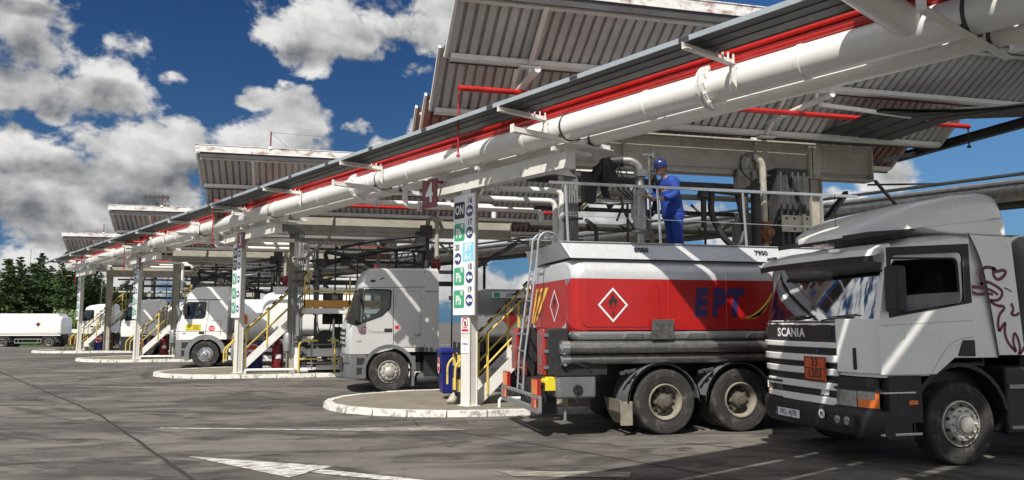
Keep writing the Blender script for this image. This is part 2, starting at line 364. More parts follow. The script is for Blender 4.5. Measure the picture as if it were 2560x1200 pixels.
# ------------------------------------------------------------------ ground
def sm(a, b, x):
    x = min(1, max(0, (x-a)/(b-a))); return x*x*(3-2*x)
def gh(X, Y): return -.75*sm(54, 80, .25*X + .968*Y)
def lines(a, b, st, far):
    o = []; k = a
    while k <= b: o.append(k); k += st
    return [-x for x in reversed(far)] + o + far
gx = [-3000,-1200,-500,-250,-150] + [x*6.-96 for x in range(33)] + [150,250,500,1200,3000]
gy = [-3000,-1200,-400,-150] + [y*6.-96 for y in range(36)] + [150,250,500,1200,3000]
mb = MB(); nx = len(gx)
mb.raw([(x,y,gh(x,y)) for y in gy for x in gx], [(j*nx+i, j*nx+i+1, (j+1)*nx+i+1, (j+1)*nx+i) for j in range(len(gy)-1) for i in range(nx-1)])
def ground_mat():
    m = bpy.data.materials.new('concrete_apron'); m.use_nodes = True; t = N(m.node_tree); b = m.node_tree.nodes['Principled BSDF']
    co = t.new('ShaderNodeTexCoord').outputs['Object']
    def mp(scale, rot=0):
        x = t.new('ShaderNodeMapping'); t.l.new(co, x.inputs[0]); x.inputs['Scale'].default_value = scale; x.inputs['Rotation'].default_value = (0,0,rot); return x.outputs[0]
    big = t.noise(mp((.22,.3,1)), 1, 5, .6); mid = t.noise(mp((1,1.6,1)), 1.1, 6, .65); fine = t.noise(co, 55, 4, .7)
    def arcs(cx, cy, sc, an, z):
        sp = t.new('ShaderNodeSeparateXYZ', ins={0: t.new('ShaderNodeVectorMath', operation='SUBTRACT', ins={0: co, 1: (cx,cy,0)}).outputs[0]})
        r = t.math('SQRT', t.math('ADD', t.math('MULTIPLY', sp.outputs[0], sp.outputs[0]), t.math('MULTIPLY', sp.outputs[1], sp.outputs[1])))
        r = t.math('ADD', r, t.math('MULTIPLY', mid, .5))
        v = t.new('ShaderNodeCombineXYZ', ins={0: t.math('MULTIPLY', r, sc), 1: t.math('MULTIPLY', t.math('ARCTAN2', sp.outputs[1], sp.outputs[0]), an), 2: z}).outputs[0]
        return t.noise(v, 1, 5, .62)
    stk = t.noise(mp((.45,1.6,1), .22), 1, 7, .66, 2, .9); stk2 = t.math('MAXIMUM', arcs(-13,-4,2.1,5,.3), arcs(14,32,1.7,7,2.3)); oil = t.noise(mp((.6,.9,1), .3), 1.6, 6, .7, 2, .4)
    c = t.mix(t.step(big, .36, .64), (.072,.066,.058), (.180,.165,.142))
    c = t.mix(t.math('MULTIPLY', t.step(mid, .44, .66), .55), c, (.22,.205,.18))
    c = t.mix(t.math('MULTIPLY', t.step(stk, .48, .63), .72), c, (.032,.029,.026))
    c = t.mix(t.math('MULTIPLY', t.step(stk2, .56, .68), .80), c, (.036,.032,.029))
    c = t.mix(t.math('MULTIPLY', t.step(oil, .55, .65), .80), c, (.022,.020,.018))
    c = t.mix(t.math('MULTIPLY', fine, .55), c, t.mix(1, c, (.42,.41,.40), 'MULTIPLY'))
    sp = t.noise(co, 120, 2, .6); c = t.mix(t.math('MULTIPLY', t.step(sp, .62, .72), .4), c, (.24,.23,.21))
    ca = t.noise(mp((.8,.8,1), .5), .55, 4, .6, 2, .4); crack = t.math('ABSOLUTE', t.math('SUBTRACT', ca, .5))
    c = t.mix(t.math('MULTIPLY', t.math('SUBTRACT', 1, t.step(crack, .0005, .0022)), .55), c, (.03,.027,.024))
    t.l.new(c, b.inputs['Base Color']); b.inputs['Roughness'].default_value = .8
    bp = t.new('ShaderNodeBump', ins={'Strength': .35, 'Distance': .01, 'Height': fine}); t.l.new(bp.outputs[0], b.inputs['Normal'])
    return m
GM = ground_mat()
tag(mb.build('ground', GM, ang=0), kind='structure')
# expansion joints, laid 4 mm proud as strips of bitumen
JM = mat('joint_bitumen', (.028,.025,.022), .8, var=.4, scale=9)
PM = mat('worn_road_paint', (.62,.61,.58), .7, var=.1, dirt=(.17,.15,.125), damt=.62, dscale=5, stretch=(1,2.2,1))
PM2 = mat('very_worn_road_paint', (.46,.44,.40), .75, var=.15, dirt=(.18,.16,.135), damt=.95, dscale=3.2, stretch=(1,3,1))
def strip(name, pts, w, m, z=.004, wob=0):
    mb = MB(); P = [V((x,y,0)) for x,y in pts]; Q = []
    for a, b in zip(P, P[1:]):
        k = max(1, int((b-a).length/.5))
        for i in range(k): Q.append(a.lerp(b, i/k) + V((random.uniform(-wob,wob), random.uniform(-wob,wob), 0)))
    Q.append(P[-1]); mb.stroke([(q.x,q.y) for q in Q], [w*random.uniform(.7,1.3) if wob else w for _ in Q], (0,0,0), (1,0,0), (0,1,0), m=0, th=z)
    return tag(mb.build(name, m, ang=0), kind='structure')
def dirline(x0, y0, ang, a, b): return [(x0+math.cos(ang)*a, y0+math.sin(ang)*a), (x0+math.cos(ang)*b, y0+math.sin(ang)*b)]
strip('expansion_joint', [(-17,46),(-10.67,31.95),(-3.86,16.82),(-1.24,9.74),(1.5,2)], .055, JM, wob=.012)
strip('expansion_joint', [(-4.6,27.4),(-4.0,25.89),(-.32,18.4),(.6,16.6)], .03, JM, wob=.012)
strip('expansion_joint', [(-3.0,14.9),(.6,15.9)], .02, JM, wob=.012)
strip('expansion_joint', [(1.9,14.5),(1.88,13.6),(3.4,10.9),(5.6,6.5)], .03, JM, wob=.015)
strip('expansion_joint', [(-12,21),(-3.2,15.4)], .02, JM, wob=.012)
strip('expansion_joint', [(-5,11.0),(-1.8,11.6)], .016, JM, wob=.012)
strip('expansion_joint', [(5.2,11.0),(6.4,9.6),(8.2,5)], .03, JM, wob=.015)
def poly_mark(name, pts, m, z=.008):
    mb = MB(); mb.plate([pts], lambda u, v: (u, v, z)); return tag(mb.build(name, m, ang=0), kind='structure')
poly_mark('road_marking', [(-1.51,11.34),(.33,10.12),(-.18,9.53)], PM)
poly_mark('road_marking', [(.02,9.82),(.16,9.98),(1.6,8.75),(1.45,8.62)], PM)
strip('road_marking', [(-2.38,14.44),(.5,13.45)], .09, PM, .008)
poly_mark('road_marking', [(.42,13.3),(.62,13.62),(2.05,13.5),(2.6,12.9),(1.2,13.12)], PM2)
poly_mark('road_marking', [(2.2,9.35),(3.75,8.85),(3.6,8.55),(2.35,8.95)], PM2)
strip('road_marking', [(-8.9,28.76),(-4.5,26.5)], .12, PM2, .008)
strip('road_marking', [(-6.2,24.2),(-2.2,22.2)], .16, PM2, .008)
strip('road_marking', [(-14,40),(-8.6,37.4)], .14, PM2, .008)
strip('road_marking', [(-.6,24.3),(2.0,23.0)], .1, PM2, .008)
strip('road_marking', [(-14.5,36.0),(-9.6,33.8)], .25, PM2, .008)

# ------------------------------------------------------------------ frames of the terminal
S = V((-5.35, 11.66, 0))                                   # from one island to the next
RH = V((-.417,.909,0)); QH = V((.909,.417,0)); P4 = V((3.13,15.53,0))
def RP(q, s, z): return P4 + QH*q + RH*s + V((0,0,z))
KM = mat('kerb_white', (.62,.60,.55), .7, var=.08, dirt=(.13,.115,.09), damt=.42, dscale=7)
IM = mat('island_concrete', (.20,.175,.135), .85, var=.22, scale=1.6, dirt=(.10,.085,.065), damt=.3, dscale=1.5, bump=.2)
def island(off, xr=16):
    cx, cy, a, b = 3.3, 17.05, 2.95, 2.45
    path = [(xr, cy-b)] ; k = xr-1.2
    while k > cx+.3: path.append((k, cy-b)); k -= 1.2
    for i in range(13):
        t = -PI/2 - PI*i/12; path.append((cx+a*math.cos(t), cy+b*math.sin(t)))
    k = cx+1.2
    while k < xr: path.append((k, cy+b)); k += 1.2
    mb = MB(); mb.prism([(x,y) for x,y in path], 'z', 0.0, .118); mb.xf(Matrix.Translation(off))
    tag(mb.build('pavement', IM, ang=0), kind='structure')
    mb = MB()
    for i in range(len(path)-1):
        p, q = V(path[i]+(0,)), V(path[i+1]+(0,)); d = (q-p).normalized(); n = V((d.y,-d.x,0))
        if (V((cx+3,cy,0))-p).dot(n) < 0: n = -n
        g = d*.011; h = .128+random.uniform(-.006,.006); o = -n*.03
        A = [p+g+o, q-g+o, q-g+n*.16, p+g+n*.16]
        top = [a+V((0,0,h)) for a in A]; top[0] += n*.025; top[1] += n*.025
        mb.raw(A+top, [(3,2,1,0),(4,5,6,7),(0,1,5,4),(1,2,6,5),(2,3,7,6),(3,0,4,7)])
    mb.xf(Matrix.Translation(off)); tag(mb.build('kerb', KM, ang=30, bev=.012), kind='structure')
for k in range(0, 4): island(S*k, 20 if k < 2 else 16)

# ------------------------------------------------------------------ pipe rack over the island heads
S0, S1 = -19., 41.5
rack = thing('pipe_rack', 'long white steel pipe rack with angle cross bars crossing above the posts of every island', 'pipe rack', tuple(P4))
def rel(mb, root): mb.xf(Matrix.Translation(-V(root.location))); return mb
s = -9.6-6.41*1
while s < S1:
    mb = MB(); mb.angle(RP(-1.49,s,4.85), RP(.84,s,4.85), .10, .10, .012); mb.bar(RP(-1.49,s,4.91), RP(-1.48,s,4.91), .10, .14); rel(mb, rack).build('cross_bar', M['white'], rack, ang=0); s += 6.41
for s in (-16,-11.2,-6.7,-2.85,2.85,7.3,11.4,16,20.4,25,29.5,34,38.5):
    mb = MB(); mb.angle(RP(-1.5,s,5.265), RP(-.41,s,5.265), .09, .085, .012); mb.bar(RP(-.47,s,4.88), RP(-.47,s,5.265), .07, .07)
    for q in (-.86,-.74,-.62,-.5): mb.bar(RP(q,s-.035,5.28), RP(q,s-.035,5.40), .02, .02)
    rel(mb, rack).build('upper_cross_bar', M['white'], rack, ang=0)
def cabletray():
    mb = MB()
    for q, w in ((-1.46,.2),(-1.247,.215),(-1.02,.24)):
        mb.bar(RP(q+w/2,S0,5.38), RP(q+w/2,S1,5.38), w, .02, 0); mb.bar(RP(q+w-.004,S0,5.374), RP(q+w-.004,S1,5.374), .008, .024, 0)
    mb.bar(RP(-1.47,S0,5.40), RP(-1.47,S1,5.40), .012, .07, 1)
    s = S0+2
    while s < S1:
        mb.bar(RP(-1.4785,s,5.40), RP(-1.4785,s+.16,5.40), .006, .06, 0); s += 2.05
    for k, (q, z) in enumerate(((-1.3,5.42),(-1.15,5.42),(-.95,5.42))): mb.tube([RP(q,S0,z), RP(q,S1,z)], .028, 0, 6)
    tag(mb.build('cable_tray', [M['tray'], M['trayedge']], ang=30), 'long dark grey cable tray with a pale edge running above the red pipes', 'cable tray')
cabletray()
def runpipe(name, q, z, r, m, label, flanges=(), couplings=(), n=20):
    mb = MB(); mb.tube([RP(q,S0,z), RP(q,S1,z)], r, 0, n)
    o = tag(mb.build(name, m, ang=40), label, 'pipe')
    for s in flanges:
        f = MB()
        for d in (-.035, .035): f.tube([RP(q,s+d-.018,z), RP(q,s+d+.018,z)], r*1.42, 0, 24)
        for k in range(12):
            a = 2*PI*k/12; c = RP(q,s,z) + QH*(r*1.24*math.cos(a)) + V((0,0,r*1.24*math.sin(a))); f.tube([c-RH*.085, c+RH*.085], .016, 0, 6)
        f.build('flange', m, o, ang=40)
    for s in couplings:
        f = MB(); f.tube([RP(q,s-.03,z), RP(q,s+.03,z)], r*1.06, 0, 24); f.build('weld_collar', m, o, ang=40)
    for i in range(9 if n > 15 else 0):
        f = MB(); sb = -9.6+6.41*i+.02; f.tube([RP(q,sb-.022,z), RP(q,sb+.022,z)], r*1.025, 0, 24); f.bar(RP(q-r*1.1,sb,z-r*.75), RP(q+r*1.1,sb,z-r*.75), .05, .03); f.build('clamp', M['dark'], o, ang=40)
    return o
runpipe('main_pipe', -.2, 5.128, .228, M['pipe'], 'thick white product pipe running the length of the rack beside the red pipes', (-6.15,4.4,17,29.5), (-12,-7.6,-5.0,-2.1,-.2,1.9,3.6,6.4,9.4,13,15,19,22,26,34))
runpipe('second_pipe', .40, 5.02, .13, M['pipe'], 'thinner white pipe running along the far lower side of the thick white pipe', (), (-4.9,-1.2,.9,6,12,18,24,30))
runpipe('sprinkler_main', -.18, 5.55, .064, M['red'], 'thick red fire main on the rack next to the white pipe', (), (-6.7,-2.85,2.85,7.3,11.4), 12)
runpipe('sprinkler_main', -.25, 5.412, .062, M['red'], 'middle one of the red fire pipes along the rack', (), (-9,0,5,10), 12)
runpipe('sprinkler_main', -.36, 5.575, .045, M['red'], 'thinnest red fire pipe along the rack, nearest the cable tray', (), (), 12)
# a big feed pipe dropping onto the main
mb = MB(); mb.tube([RP(-3.0,-8.45,5.92), RP(-.45,-8.95,5.23), RP(-.2,-9.02,5.128)], .18, 0, 24, fil=.3)
tag(mb.build('feed_pipe', M['pipe'], ang=40), 'short fat white pipe coming down from above onto the thick white pipe', 'pipe')
# unseen slatted deck added overhead to shade the right of the lot
xr = thing('shade_deck', 'unseen dark slatted deck overhead near the camera, added to cast shade', 'shade deck', (8,4,0))
def add_shade_deck():
    e0, e1 = V((-.9,4.13,0)), V((-.9,4.13,0)) + QH*20
    nrm = V((QH.y,-QH.x,0)); off = 0
    for w, gap in ((.85,.13),(.62,.11),(.7,.19),(.85,.10),(.9,.16),(.5,.04)):  # gaps shaped to let sun streaks fall on the tractor
        mb = MB(); a = e0 + nrm*(off+w/2) + V((0,0,6.1)); b = e1 + nrm*(off+w/2) + V((0,0,6.1)); mb.bar(a, b, w, .05)
        for sgn in (-1,1): mb.bar(a+nrm*sgn*(w/2-.006)+V((0,0,.05)), b+nrm*sgn*(w/2-.006)+V((0,0,.05)), .012, .16)
        rel(mb, xr).build('shade_slat', M['tray'], xr, ang=0); off += w+gap
    for k in (4.2,8.2,12.2,18.2):
        mb = MB(); a = e0+QH*k+V((0,0,5.95)); mb.channel(a, a+nrm*5.0, .14, .2); rel(mb, xr).build('cross_beam', M['white'], xr, ang=0)
    for k in (8.2,12.2):
        mb = MB(); p = e0+QH*k+nrm*4.8; mb.channel(p, p+V((0,0,5.85)), .2, .2); rel(mb, xr).build('column', M['white'], xr, ang=0)
add_shade_deck()

# ------------------------------------------------------------------ island posts with their beams
def bay_post(k):
    o = P4 + S*k
    lab = ['white steel post under the rack carrying the tall lane sign behind the red tanker', 'white steel post in front of the white sleeper cab with the yellow sticker',
           'white steel post on the third island, in front of the day cab', 'farthest white steel post at the end of the pipe rack by the grass patch', 'white steel post of the nearest island beside the tractor']
    root = thing('sign_post', lab[k], 'post', tuple(o+V((0,0,.118))), group='posts under the pipe rack')
    def L(mb): mb.xf(Matrix.Translation(-(o+V((0,0,.118))))); return mb
    mb = MB(); A = o+V((0,0,.118)); B = o+V((0,0,4.46))
    for a in (-1,1): mb.bar(A+QH*.09*a, B+QH*.09*a, .30, .02, up=tuple(QH))
    mb.bar(A, B, .26, .16, up=tuple(QH)); mb.bar(A, A+V((0,0,.02)), .36, .3, up=tuple(QH))
    L(mb).build('shaft', M['post'], root, ang=0, bev=.004)
    mb = MB(); mb.bar(o+RH*-3.0+V((0,0,4.615)), o+RH*1.5+V((0,0,4.615)), .22, .30)
    L(mb).build('beam', M['post'], root, ang=0, bev=.006)
    for a in (-1,1):
        mb = MB(); mb.bar(o+RH*.14*a+V((0,0,4.1)), o+RH*.5*a+V((0,0,4.46)), .05, .05); L(mb).build('brace', M['post'], root, ang=0)
    for s in (-2.85,-.6,1.2):
        mb = MB(); mb.bar(o+RH*s-QH*.3+V((0,0,4.805)), o+RH*s+QH*.62+V((0,0,4.805)), .09, .07); L(mb).build('saddle', M['post'], root, ang=0)
    return root
for k in (0,1,2,3): bay_post(k)

# ------------------------------------------------------------------ loading canopies
def corr(mb, x0, x1, y0, z0, y1, z1, m, th=0):             # trapezoid sheet between two horizontal edges
    d = V((0,y1-y0,z1-z0)).normalized(); n = V((0,-d.z,d.y)); n = n if n.z > 0 else -n
    pit = .19; A = []; B = []; x = x0
    while x < x1-1e-6:
        for dx, h in ((0,0),(.122,0),(.131,.075),(.180,.075)):
            if x+dx <= x1: A.append(V((x+dx,y0,z0))+n*(h+th)); B.append(V((x+dx,y1,z1))+n*(h+th))
        x += pit
    mb.loft([A, B], m, closed=False, cap=False)
PAN = [(12.1,7.2,13.3,6.46,16.0),(13.95,6.86,15.1,5.96,14.4),(15.72,6.46,16.8,5.7,14.4),(17.2,6.6,18.4,5.8,14.4)]
RE = [V((0,0,0)), V((.28,0,-.24)), V((.78,0,-.30)), V((1.29,0,-.18))]
def canopy(k, dl, label):
    root = thing('loading_canopy', label, 'canopy', tuple(P4+S*k+dl), group='louvred canopies over the loading islands')
    def B(mb, name, m, **kw): mb.xf(Matrix.Translation(-P4+(RE[k] if name in ('roof_sheet','purlin','gutter','rafter','fascia','tie_tube','hanger','stay','lightning_rod','lightning_wire') else V((0,0,0))))); return mb.build(name, m, root, **kw)
    mb = MB()
    mb.box(5.0,12.7,15.47,15.53,5.09,5.84); mb.box(4.99,12.71,15.33,15.67,5.84,5.875); mb.box(4.99,12.71,15.33,15.67,5.055,5.09)
    for x in (6.45,9.66,11.1): mb.box(x,x+.03,15.36,15.64,5.09,5.84)
    mb.box(12.7,12.73,15.33,15.67,5.055,5.875); mb.box(11.03,11.33,15.36,15.465,5.09,5.84)
    for x in range(4): mb.box(5.03,12.69,15.455,15.47,5.2+.001*x,5.21+.001*x) if x == 0 else None
    mb.box(5.03,12.69,15.455,15.47,5.74,5.75)
    B(mb, 'girder', M['cream'], ang=0, bev=.004)
    for x in (5.06,11.03):
        mb = MB(); mb.box(x,x+.02,15.34,15.66,.13,5.05); mb.box(x+.28,x+.30,15.34,15.66,.13,5.05); mb.box(x+.02,x+.28,15.45,15.49,.13,5.05); mb.box(x-.08,x+.38,15.25,15.75,.118,.14)
        B(mb, 'column', M['cream'], ang=0)
    for x in (5.5,10.9):
        mb = MB(); e = .9 if x < 8 else -.9; mb.channel((x,15.5,4.15), (x+e,15.5,5.0), .1, .1); B(mb, 'knee_brace', M['cream'], ang=0)
    for i, (y0,z0,y1,z1,xe) in enumerate(PAN):
        mb = MB(); corr(mb, 2.25, xe, y0, z0, y1, z1, 0 if i < 2 else 1); corr(mb, 2.25, xe, y0, z0, y1, z1, 1, .012)
        mb.bar((2.22,y0,z0+.02), (2.22,y1,z1+.02), .05, .09, 2); mb.bar((xe+.03,y0,z0+.02), (xe+.03,y1,z1+.02), .05, .09, 2)
        B(mb, 'roof_sheet', [M['sheet'], M['sheettop'], M['white']], ang=25)
        mb = MB(); dy, dz = (y1-y0), (z1-z0); l = math.hypot(dy,dz); dy, dz = dy/l, dz/l
        mb.bar((2.3,y1-.10,z1+.0), (xe-.05,y1-.10,z1+.0), .05, .09); mb.bar((2.3,y1-.03,z1-.055), (xe-.05,y1-.03,z1-.055), .13, .02)
        mb.bar((2.3,y0+.10,z0-.115), (xe-.05,y0+.10,z0-.115), .09, .06)
        B(mb, 'purlin', M['white'], ang=0)
        mb = MB(); mb.bar((2.3,y1+.05,z1+.01), (xe,y1+.05,z1+.01), .03, .20); mb.bar((2.3,y0-.02,z0-.03), (xe,y0-.02,z0-.03), .02, .16); B(mb, 'gutter', M['dark'], ang=0)
        for x in (3.75,9.7):
            mb = MB(); mb.bar((x,y0+.05,z0-.10), (x,y1-.05,z1-.08), .08, .07); mb.box(x-.2,x+.2,y1-.16,y1-.02,z1-.12,z1-.085); B(mb, 'rafter', M['white'], ang=0)
    y0, z0, xe = PAN[0][0], PAN[0][1], PAN[0][4]
    mb = MB(); mb.bar((2.18,y0-.05,z0+.14), (xe,y0-.05,z0+.14), .03, .20); mb.bar((2.18,y0-.01,z0+.25), (xe,y0-.01,z0+.25), .14, .02)
    B(mb, 'fascia', M['fascia'], ang=0)
    for x in (3.75,9.7):
        mb = MB(); mb.tube([(x,12.7,6.17),(x,18.2,6.17)], .06, 0, 12); mb.bar((x,15.5,5.87), (x,15.5,6.12), .1, .1); B(mb, 'tie_tube', M['white'], ang=40)
        for y, z in ((13.2,6.36),(15.0,5.9)):
            mb = MB(); mb.bar((x,y,6.17), (x,y,z), .06, .06); B(mb, 'hanger', M['white'], ang=0)
    mb = MB(); mb.bar((9.6,12.95,6.02), (13.05,13.4,6.02), .07, .07); B(mb, 'stay', M['white'], ang=0)
    mb = MB(); mb.channel((14.5,12.2,5.97), (14.5,18.6,5.97), .16, .2); mb.bar((12.73,15.5,5.5), (14.4,15.9,5.93), .08, .1); mb.bar((12.9,15.5,5.1),(14.4,16.6,4.75), .06, .06); mb.bar((12.6,15.4,4.98),(14.3,14.8,4.98),.04,.04); mb.bar((11.4,15.5,4.0),(13.4,17.2,5.1),.12,.12); B(mb, 'edge_beam', M['black'], ang=0)
    for x in (4.25,9.6):
        mb = MB(); mb.tube([(x,y0-.02,z0+.2),(x,y0-.02,z0+.75)], .022, 0, 6); mb.ell((x,y0-.05,z0+.24), (.07,.05,.06), 1); B(mb, 'lightning_rod', [M['darkred'], M['white']], ang=40)
    mb = MB(); mb.tube([(4.25,y0-.02,z0+.73),(7,y0-.02,z0+.66),(9.6,y0-.02,z0+.72)], .006, 0, 4); mb.tube([(4.25,y0-.02,z0+.72),(4.8,y0-.02,z0+.25)], .006, 0, 4); B(mb, 'lightning_wire', M['dark'], ang=0)
    # red sprinkler branch
    sp = thing('sprinkler_branch', ['red sprinkler pipe with a long dropper under the nearest canopy', 'red sprinkler pipe sticking out under the rusty second canopy', 'red sprinkler pipe under the third canopy, near the floodlight mast', 'red sprinkler pipe under the farthest canopy'][k], 'sprinkler pipe', tuple(V((2.54,13.8,6.07))+S*k+dl+RE[k]), group='red sprinkler branches under the canopies')
    mb = MB(); mb.tube([(0,0,0),(11.45,0,0)], .055, 0, 10); mb.build('pipe', M['red'], sp, ang=40)
    mb = MB(); mb.tube([(.03,-.02,-.02),(.03,-.07,-.09),(.0,-.07,-.14),(.0,-.07,-1.24)], .018, 0, 6, fil=.03); mb.lathe([(.02,-1.24),(.035,-1.27),(.03,-1.31)], (.0,-.07,0), 'z', 0, 8, cap=True); mb.build('dropper', M['red'], sp, ang=40)
    mb = MB(); mb.tube([(11.42,0,-.02),(11.42,0,-.42)], .018, 0, 6); mb.lathe([(.018,-.42),(.05,-.45),(.03,-.48)], (11.42,0,0), 'z', 0, 8, cap=True); mb.build('dropper', M['black'], sp, ang=40)
    return root
CD = [V((0,0,0)), V((-.42,0,-.32)), V((-.5,0,-.50)), V((-.6,0,-.62))]
CL = ['nearest grey corrugated louvre canopy above the red tanker, running out of the frame', 'second corrugated canopy with a rusty white top edge and two rods joined by a wire',
      'third corrugated canopy in the row, just right of the floodlight mast', 'farthest and smallest corrugated canopy, lowest in the row above the pines']
for k in range(4): canopy(k, CD[k], CL[k])
mb = MB()
for i in range(4):
    q = -.72+.48*i; P = [(12.1+q,15.9,6.02-.004*i),(11.95+q,13.1-.25*i*0,6.02-.004*i)]
    P += [(13.6+q*.5,12.3-q*.75,6.02-.004*i),(20,9.2-q*.9,6.02-.004*i)]
    mb.stroke([(a,b) for a,b,c in P], .42, (0,0,6.0-.012*i), (1,0,0), (0,1,0), 0); mb.stroke([(a,b) for a,b,c in P], .42, (0,0,6.05-.012*i), (1,0,0), (0,1,0), 0)
    for sg in (-1,1): mb.tube([(a+sg*.2,b,6.03-.012*i) for a,b,c in P], .03, 0, 6)
    for w in (-.1,.05,): mb.tube([(a+w,b,6.08) for a,b,c in P], .03, 0, 6)
tag(mb.build('cable_ladder', M['tray'], ang=0), 'wide black cable ladder bending away to the right under the nearest canopy', 'cable ladder')
# pipes and walkway rack along the back
def backrack():
    root = thing('rear_pipe_rack', 'dark rear pipe rack crossing behind all loading islands', 'pipe rack', tuple(RP(15,0,0)))
    s = -18
    while s < 60:
        mb = MB(); mb.channel(RP(14.2,s,4.85), RP(16.0,s,4.85), .12, .18)
        for q in (14.4,15.8): mb.channel(RP(q,s,0), RP(q,s,4.76), .18, .18)
        rel(mb, root).build('trestle', M['dkpipe'], root, ang=0); s += 9.6
    for q, z, r, m, nm, lb in ((14.3,5.32,.30,'steel','insulated_pipe','fat pipe in dull metal cladding on the rear rack'),(15.0,5.12,.17,'dkpipe','rear_pipe','dark pipe lying beside the clad pipe on the rear rack'),(15.55,5.08,.12,'dkpipe','rear_pipe','thin dark pipe on the far side of the rear rack')):
        mb = MB(); mb.tube([RP(q,-20,z), RP(q,58,z)], r, 0, 16)
        if r > .25:
            s = -20
            while s < 58: mb.tube([RP(q,s,z), RP(q,s+.05,z)], r*1.03, 0, 16); s += 4
        tag(mb.build(nm, M[m], ang=40), lb, 'pipe')
    mb = MB(); mb.bar(RP(13.85,-20,5.66), RP(13.85,58,5.66), .3, .05); tag(mb.build('rear_cable_tray', M['tray'], ang=0), 'dark flat tray on top of the rear pipe rack', 'cable tray')
backrack()
# ------------------------------------------------------------------ vehicles
def rpoly(pts, r=.06, n=4):                                # round the corners of a polygon
    o = []; k = len(pts)
    for i in range(k):
        a, b, c = V(pts[i-1]+(0,)), V(pts[i]+(0,)), V(pts[(i+1) % k]+(0,))
        d1, d2 = a-b, c-b; q = min(r, d1.length*.45, d2.length*.45); s0, s1 = b+d1.normalized()*q, b+d2.normalized()*q
        for j in range(n+1):
            t = j/n; p = s0*(1-t)**2+b*2*t*(1-t)+s1*t*t; o.append((p.x,p.y))
    return o
def grow(poly, k):
    cx = sum(p[0] for p in poly)/len(poly); cy = sum(p[1] for p in poly)/len(poly); o = []
    for x, y in poly:
        d = math.hypot(x-cx, y-cy); o.append((cx+(x-cx)*(d+k)/d, cy+(y-cy)*(d+k)/d))
    return o
def wheel(root, x, y, side, r=.515, w=.30, style='front', dual=False, rim='rim'):
    hb = MB(); ty = MB(); rm = MB(); sg = side
    def L(mb, prof, m=0, n=40, mats=None): mb.lathe([(a,b*sg) for a,b in prof], (0,0,0), 'y', m, n, mats)
    for off in ((0,-.34) if dual else (0,)):
        P = [(.285,-.26),(.34,-.285),(.44,-.30),(.485,-.295),(.505,-.27),(.515,-.23)]
        for g in (-.19,-.13,-.07): P += [(.515,g-.008),(.502,g-.004),(.502,g+.004),(.515,g+.008)]
        P += [(.515,-.04),(.505,-.008),(.490,.008),(.455,.014),(.45,.010),(.40,.012),(.395,.007),(.34,0),(.30,-.012),(.285,-.03)]
        L(ty, [(a*r/.515,(b+off)*w/.30) for a, b in P], 0, 48)
        if off: L(rm, [(.285,-.03+off),(.25,-.04+off),(.24,-.28+off),(.29,-.27+off)])
    if style == 'front':
        L(rm, [(.288,-.02),(.284,.004),(.272,.006),(.262,-.02),(.25,-.06),(.235,-.055),(.215,.03),(.205,.042),(.12,.05),(.118,.048)])
        L(hb, [(.13,.046),(.128,.066),(.105,.074),(.10,.10),(.06,.115),(.001,.117)])
        for k in range(10):
            a = 2*PI*k/10; c = (.168*math.cos(a), .168*math.sin(a)); hb.lathe([(.017,.04*sg),(.017,.075*sg),(.012,.082*sg),(.001,.083*sg)], (c[0],0,c[1]), 'y', 0, 6)
        for k in range(10):
            a = 2*PI*(k+.5)/10; c = (.222*math.cos(a), .222*math.sin(a)); rm.lathe([(.021,.0),(.021,.034*sg),(.001,.034*sg)], (c[0],0,c[1]), 'y', 1, 10)
    else:
        L(rm, [(.288,-.02),(.285,.006),(.268,.008),(.255,-.03),(.238,-.06),(.232,-.17),(.20,-.19),(.05,-.19)])
        L(hb, [(.165,-.19),(.16,-.13),(.13,-.11),(.118,-.02),(.105,.0),(.075,.012),(.07,.03),(.04,.035),(.001,.036)])
        for k in range(10):
            a = 2*PI*k/10; c = (.19*math.cos(a), .19*math.sin(a)); hb.lathe([(.022,-.2*sg),(.022,-.12*sg),(.015,-.11*sg),(.001,-.11*sg)], (c[0],0,c[1]), 'y', 0, 6)
        for k in range(5):
            a = 2*PI*(k+.5)/5; hb.bar((.07*math.cos(a),-.09*sg,.07*math.sin(a)), (.165*math.cos(a),-.12*sg,.165*math.sin(a)), .07, .06)
    h = hb.build('wheel', M['hub'] if style != 'front' else M['rim'] if rim == 'rim' else M[rim], root, (x,y,r), ang=30)
    ty.build('tyre', M['rubber'], h, ang=30); rm.build('rim', [M[rim], M['black']], h, ang=30)
    return h
def fender(mb, cx, cz, r, a0, a1, y0, y1, th=.03, m=0, n=14):
    secs = []
    for i in range(n+1):
        a = R(a0+(a1-a0)*i/n); c, s = math.cos(a), math.sin(a)
        secs.append([(cx+r*c,y0,cz+r*s),(cx+r*c,y1,cz+r*s),(cx+(r+th)*c,y1,cz+(r+th)*s),(cx+(r+th)*c,y0,cz+(r+th)*s)])
    mb.loft(secs, m)
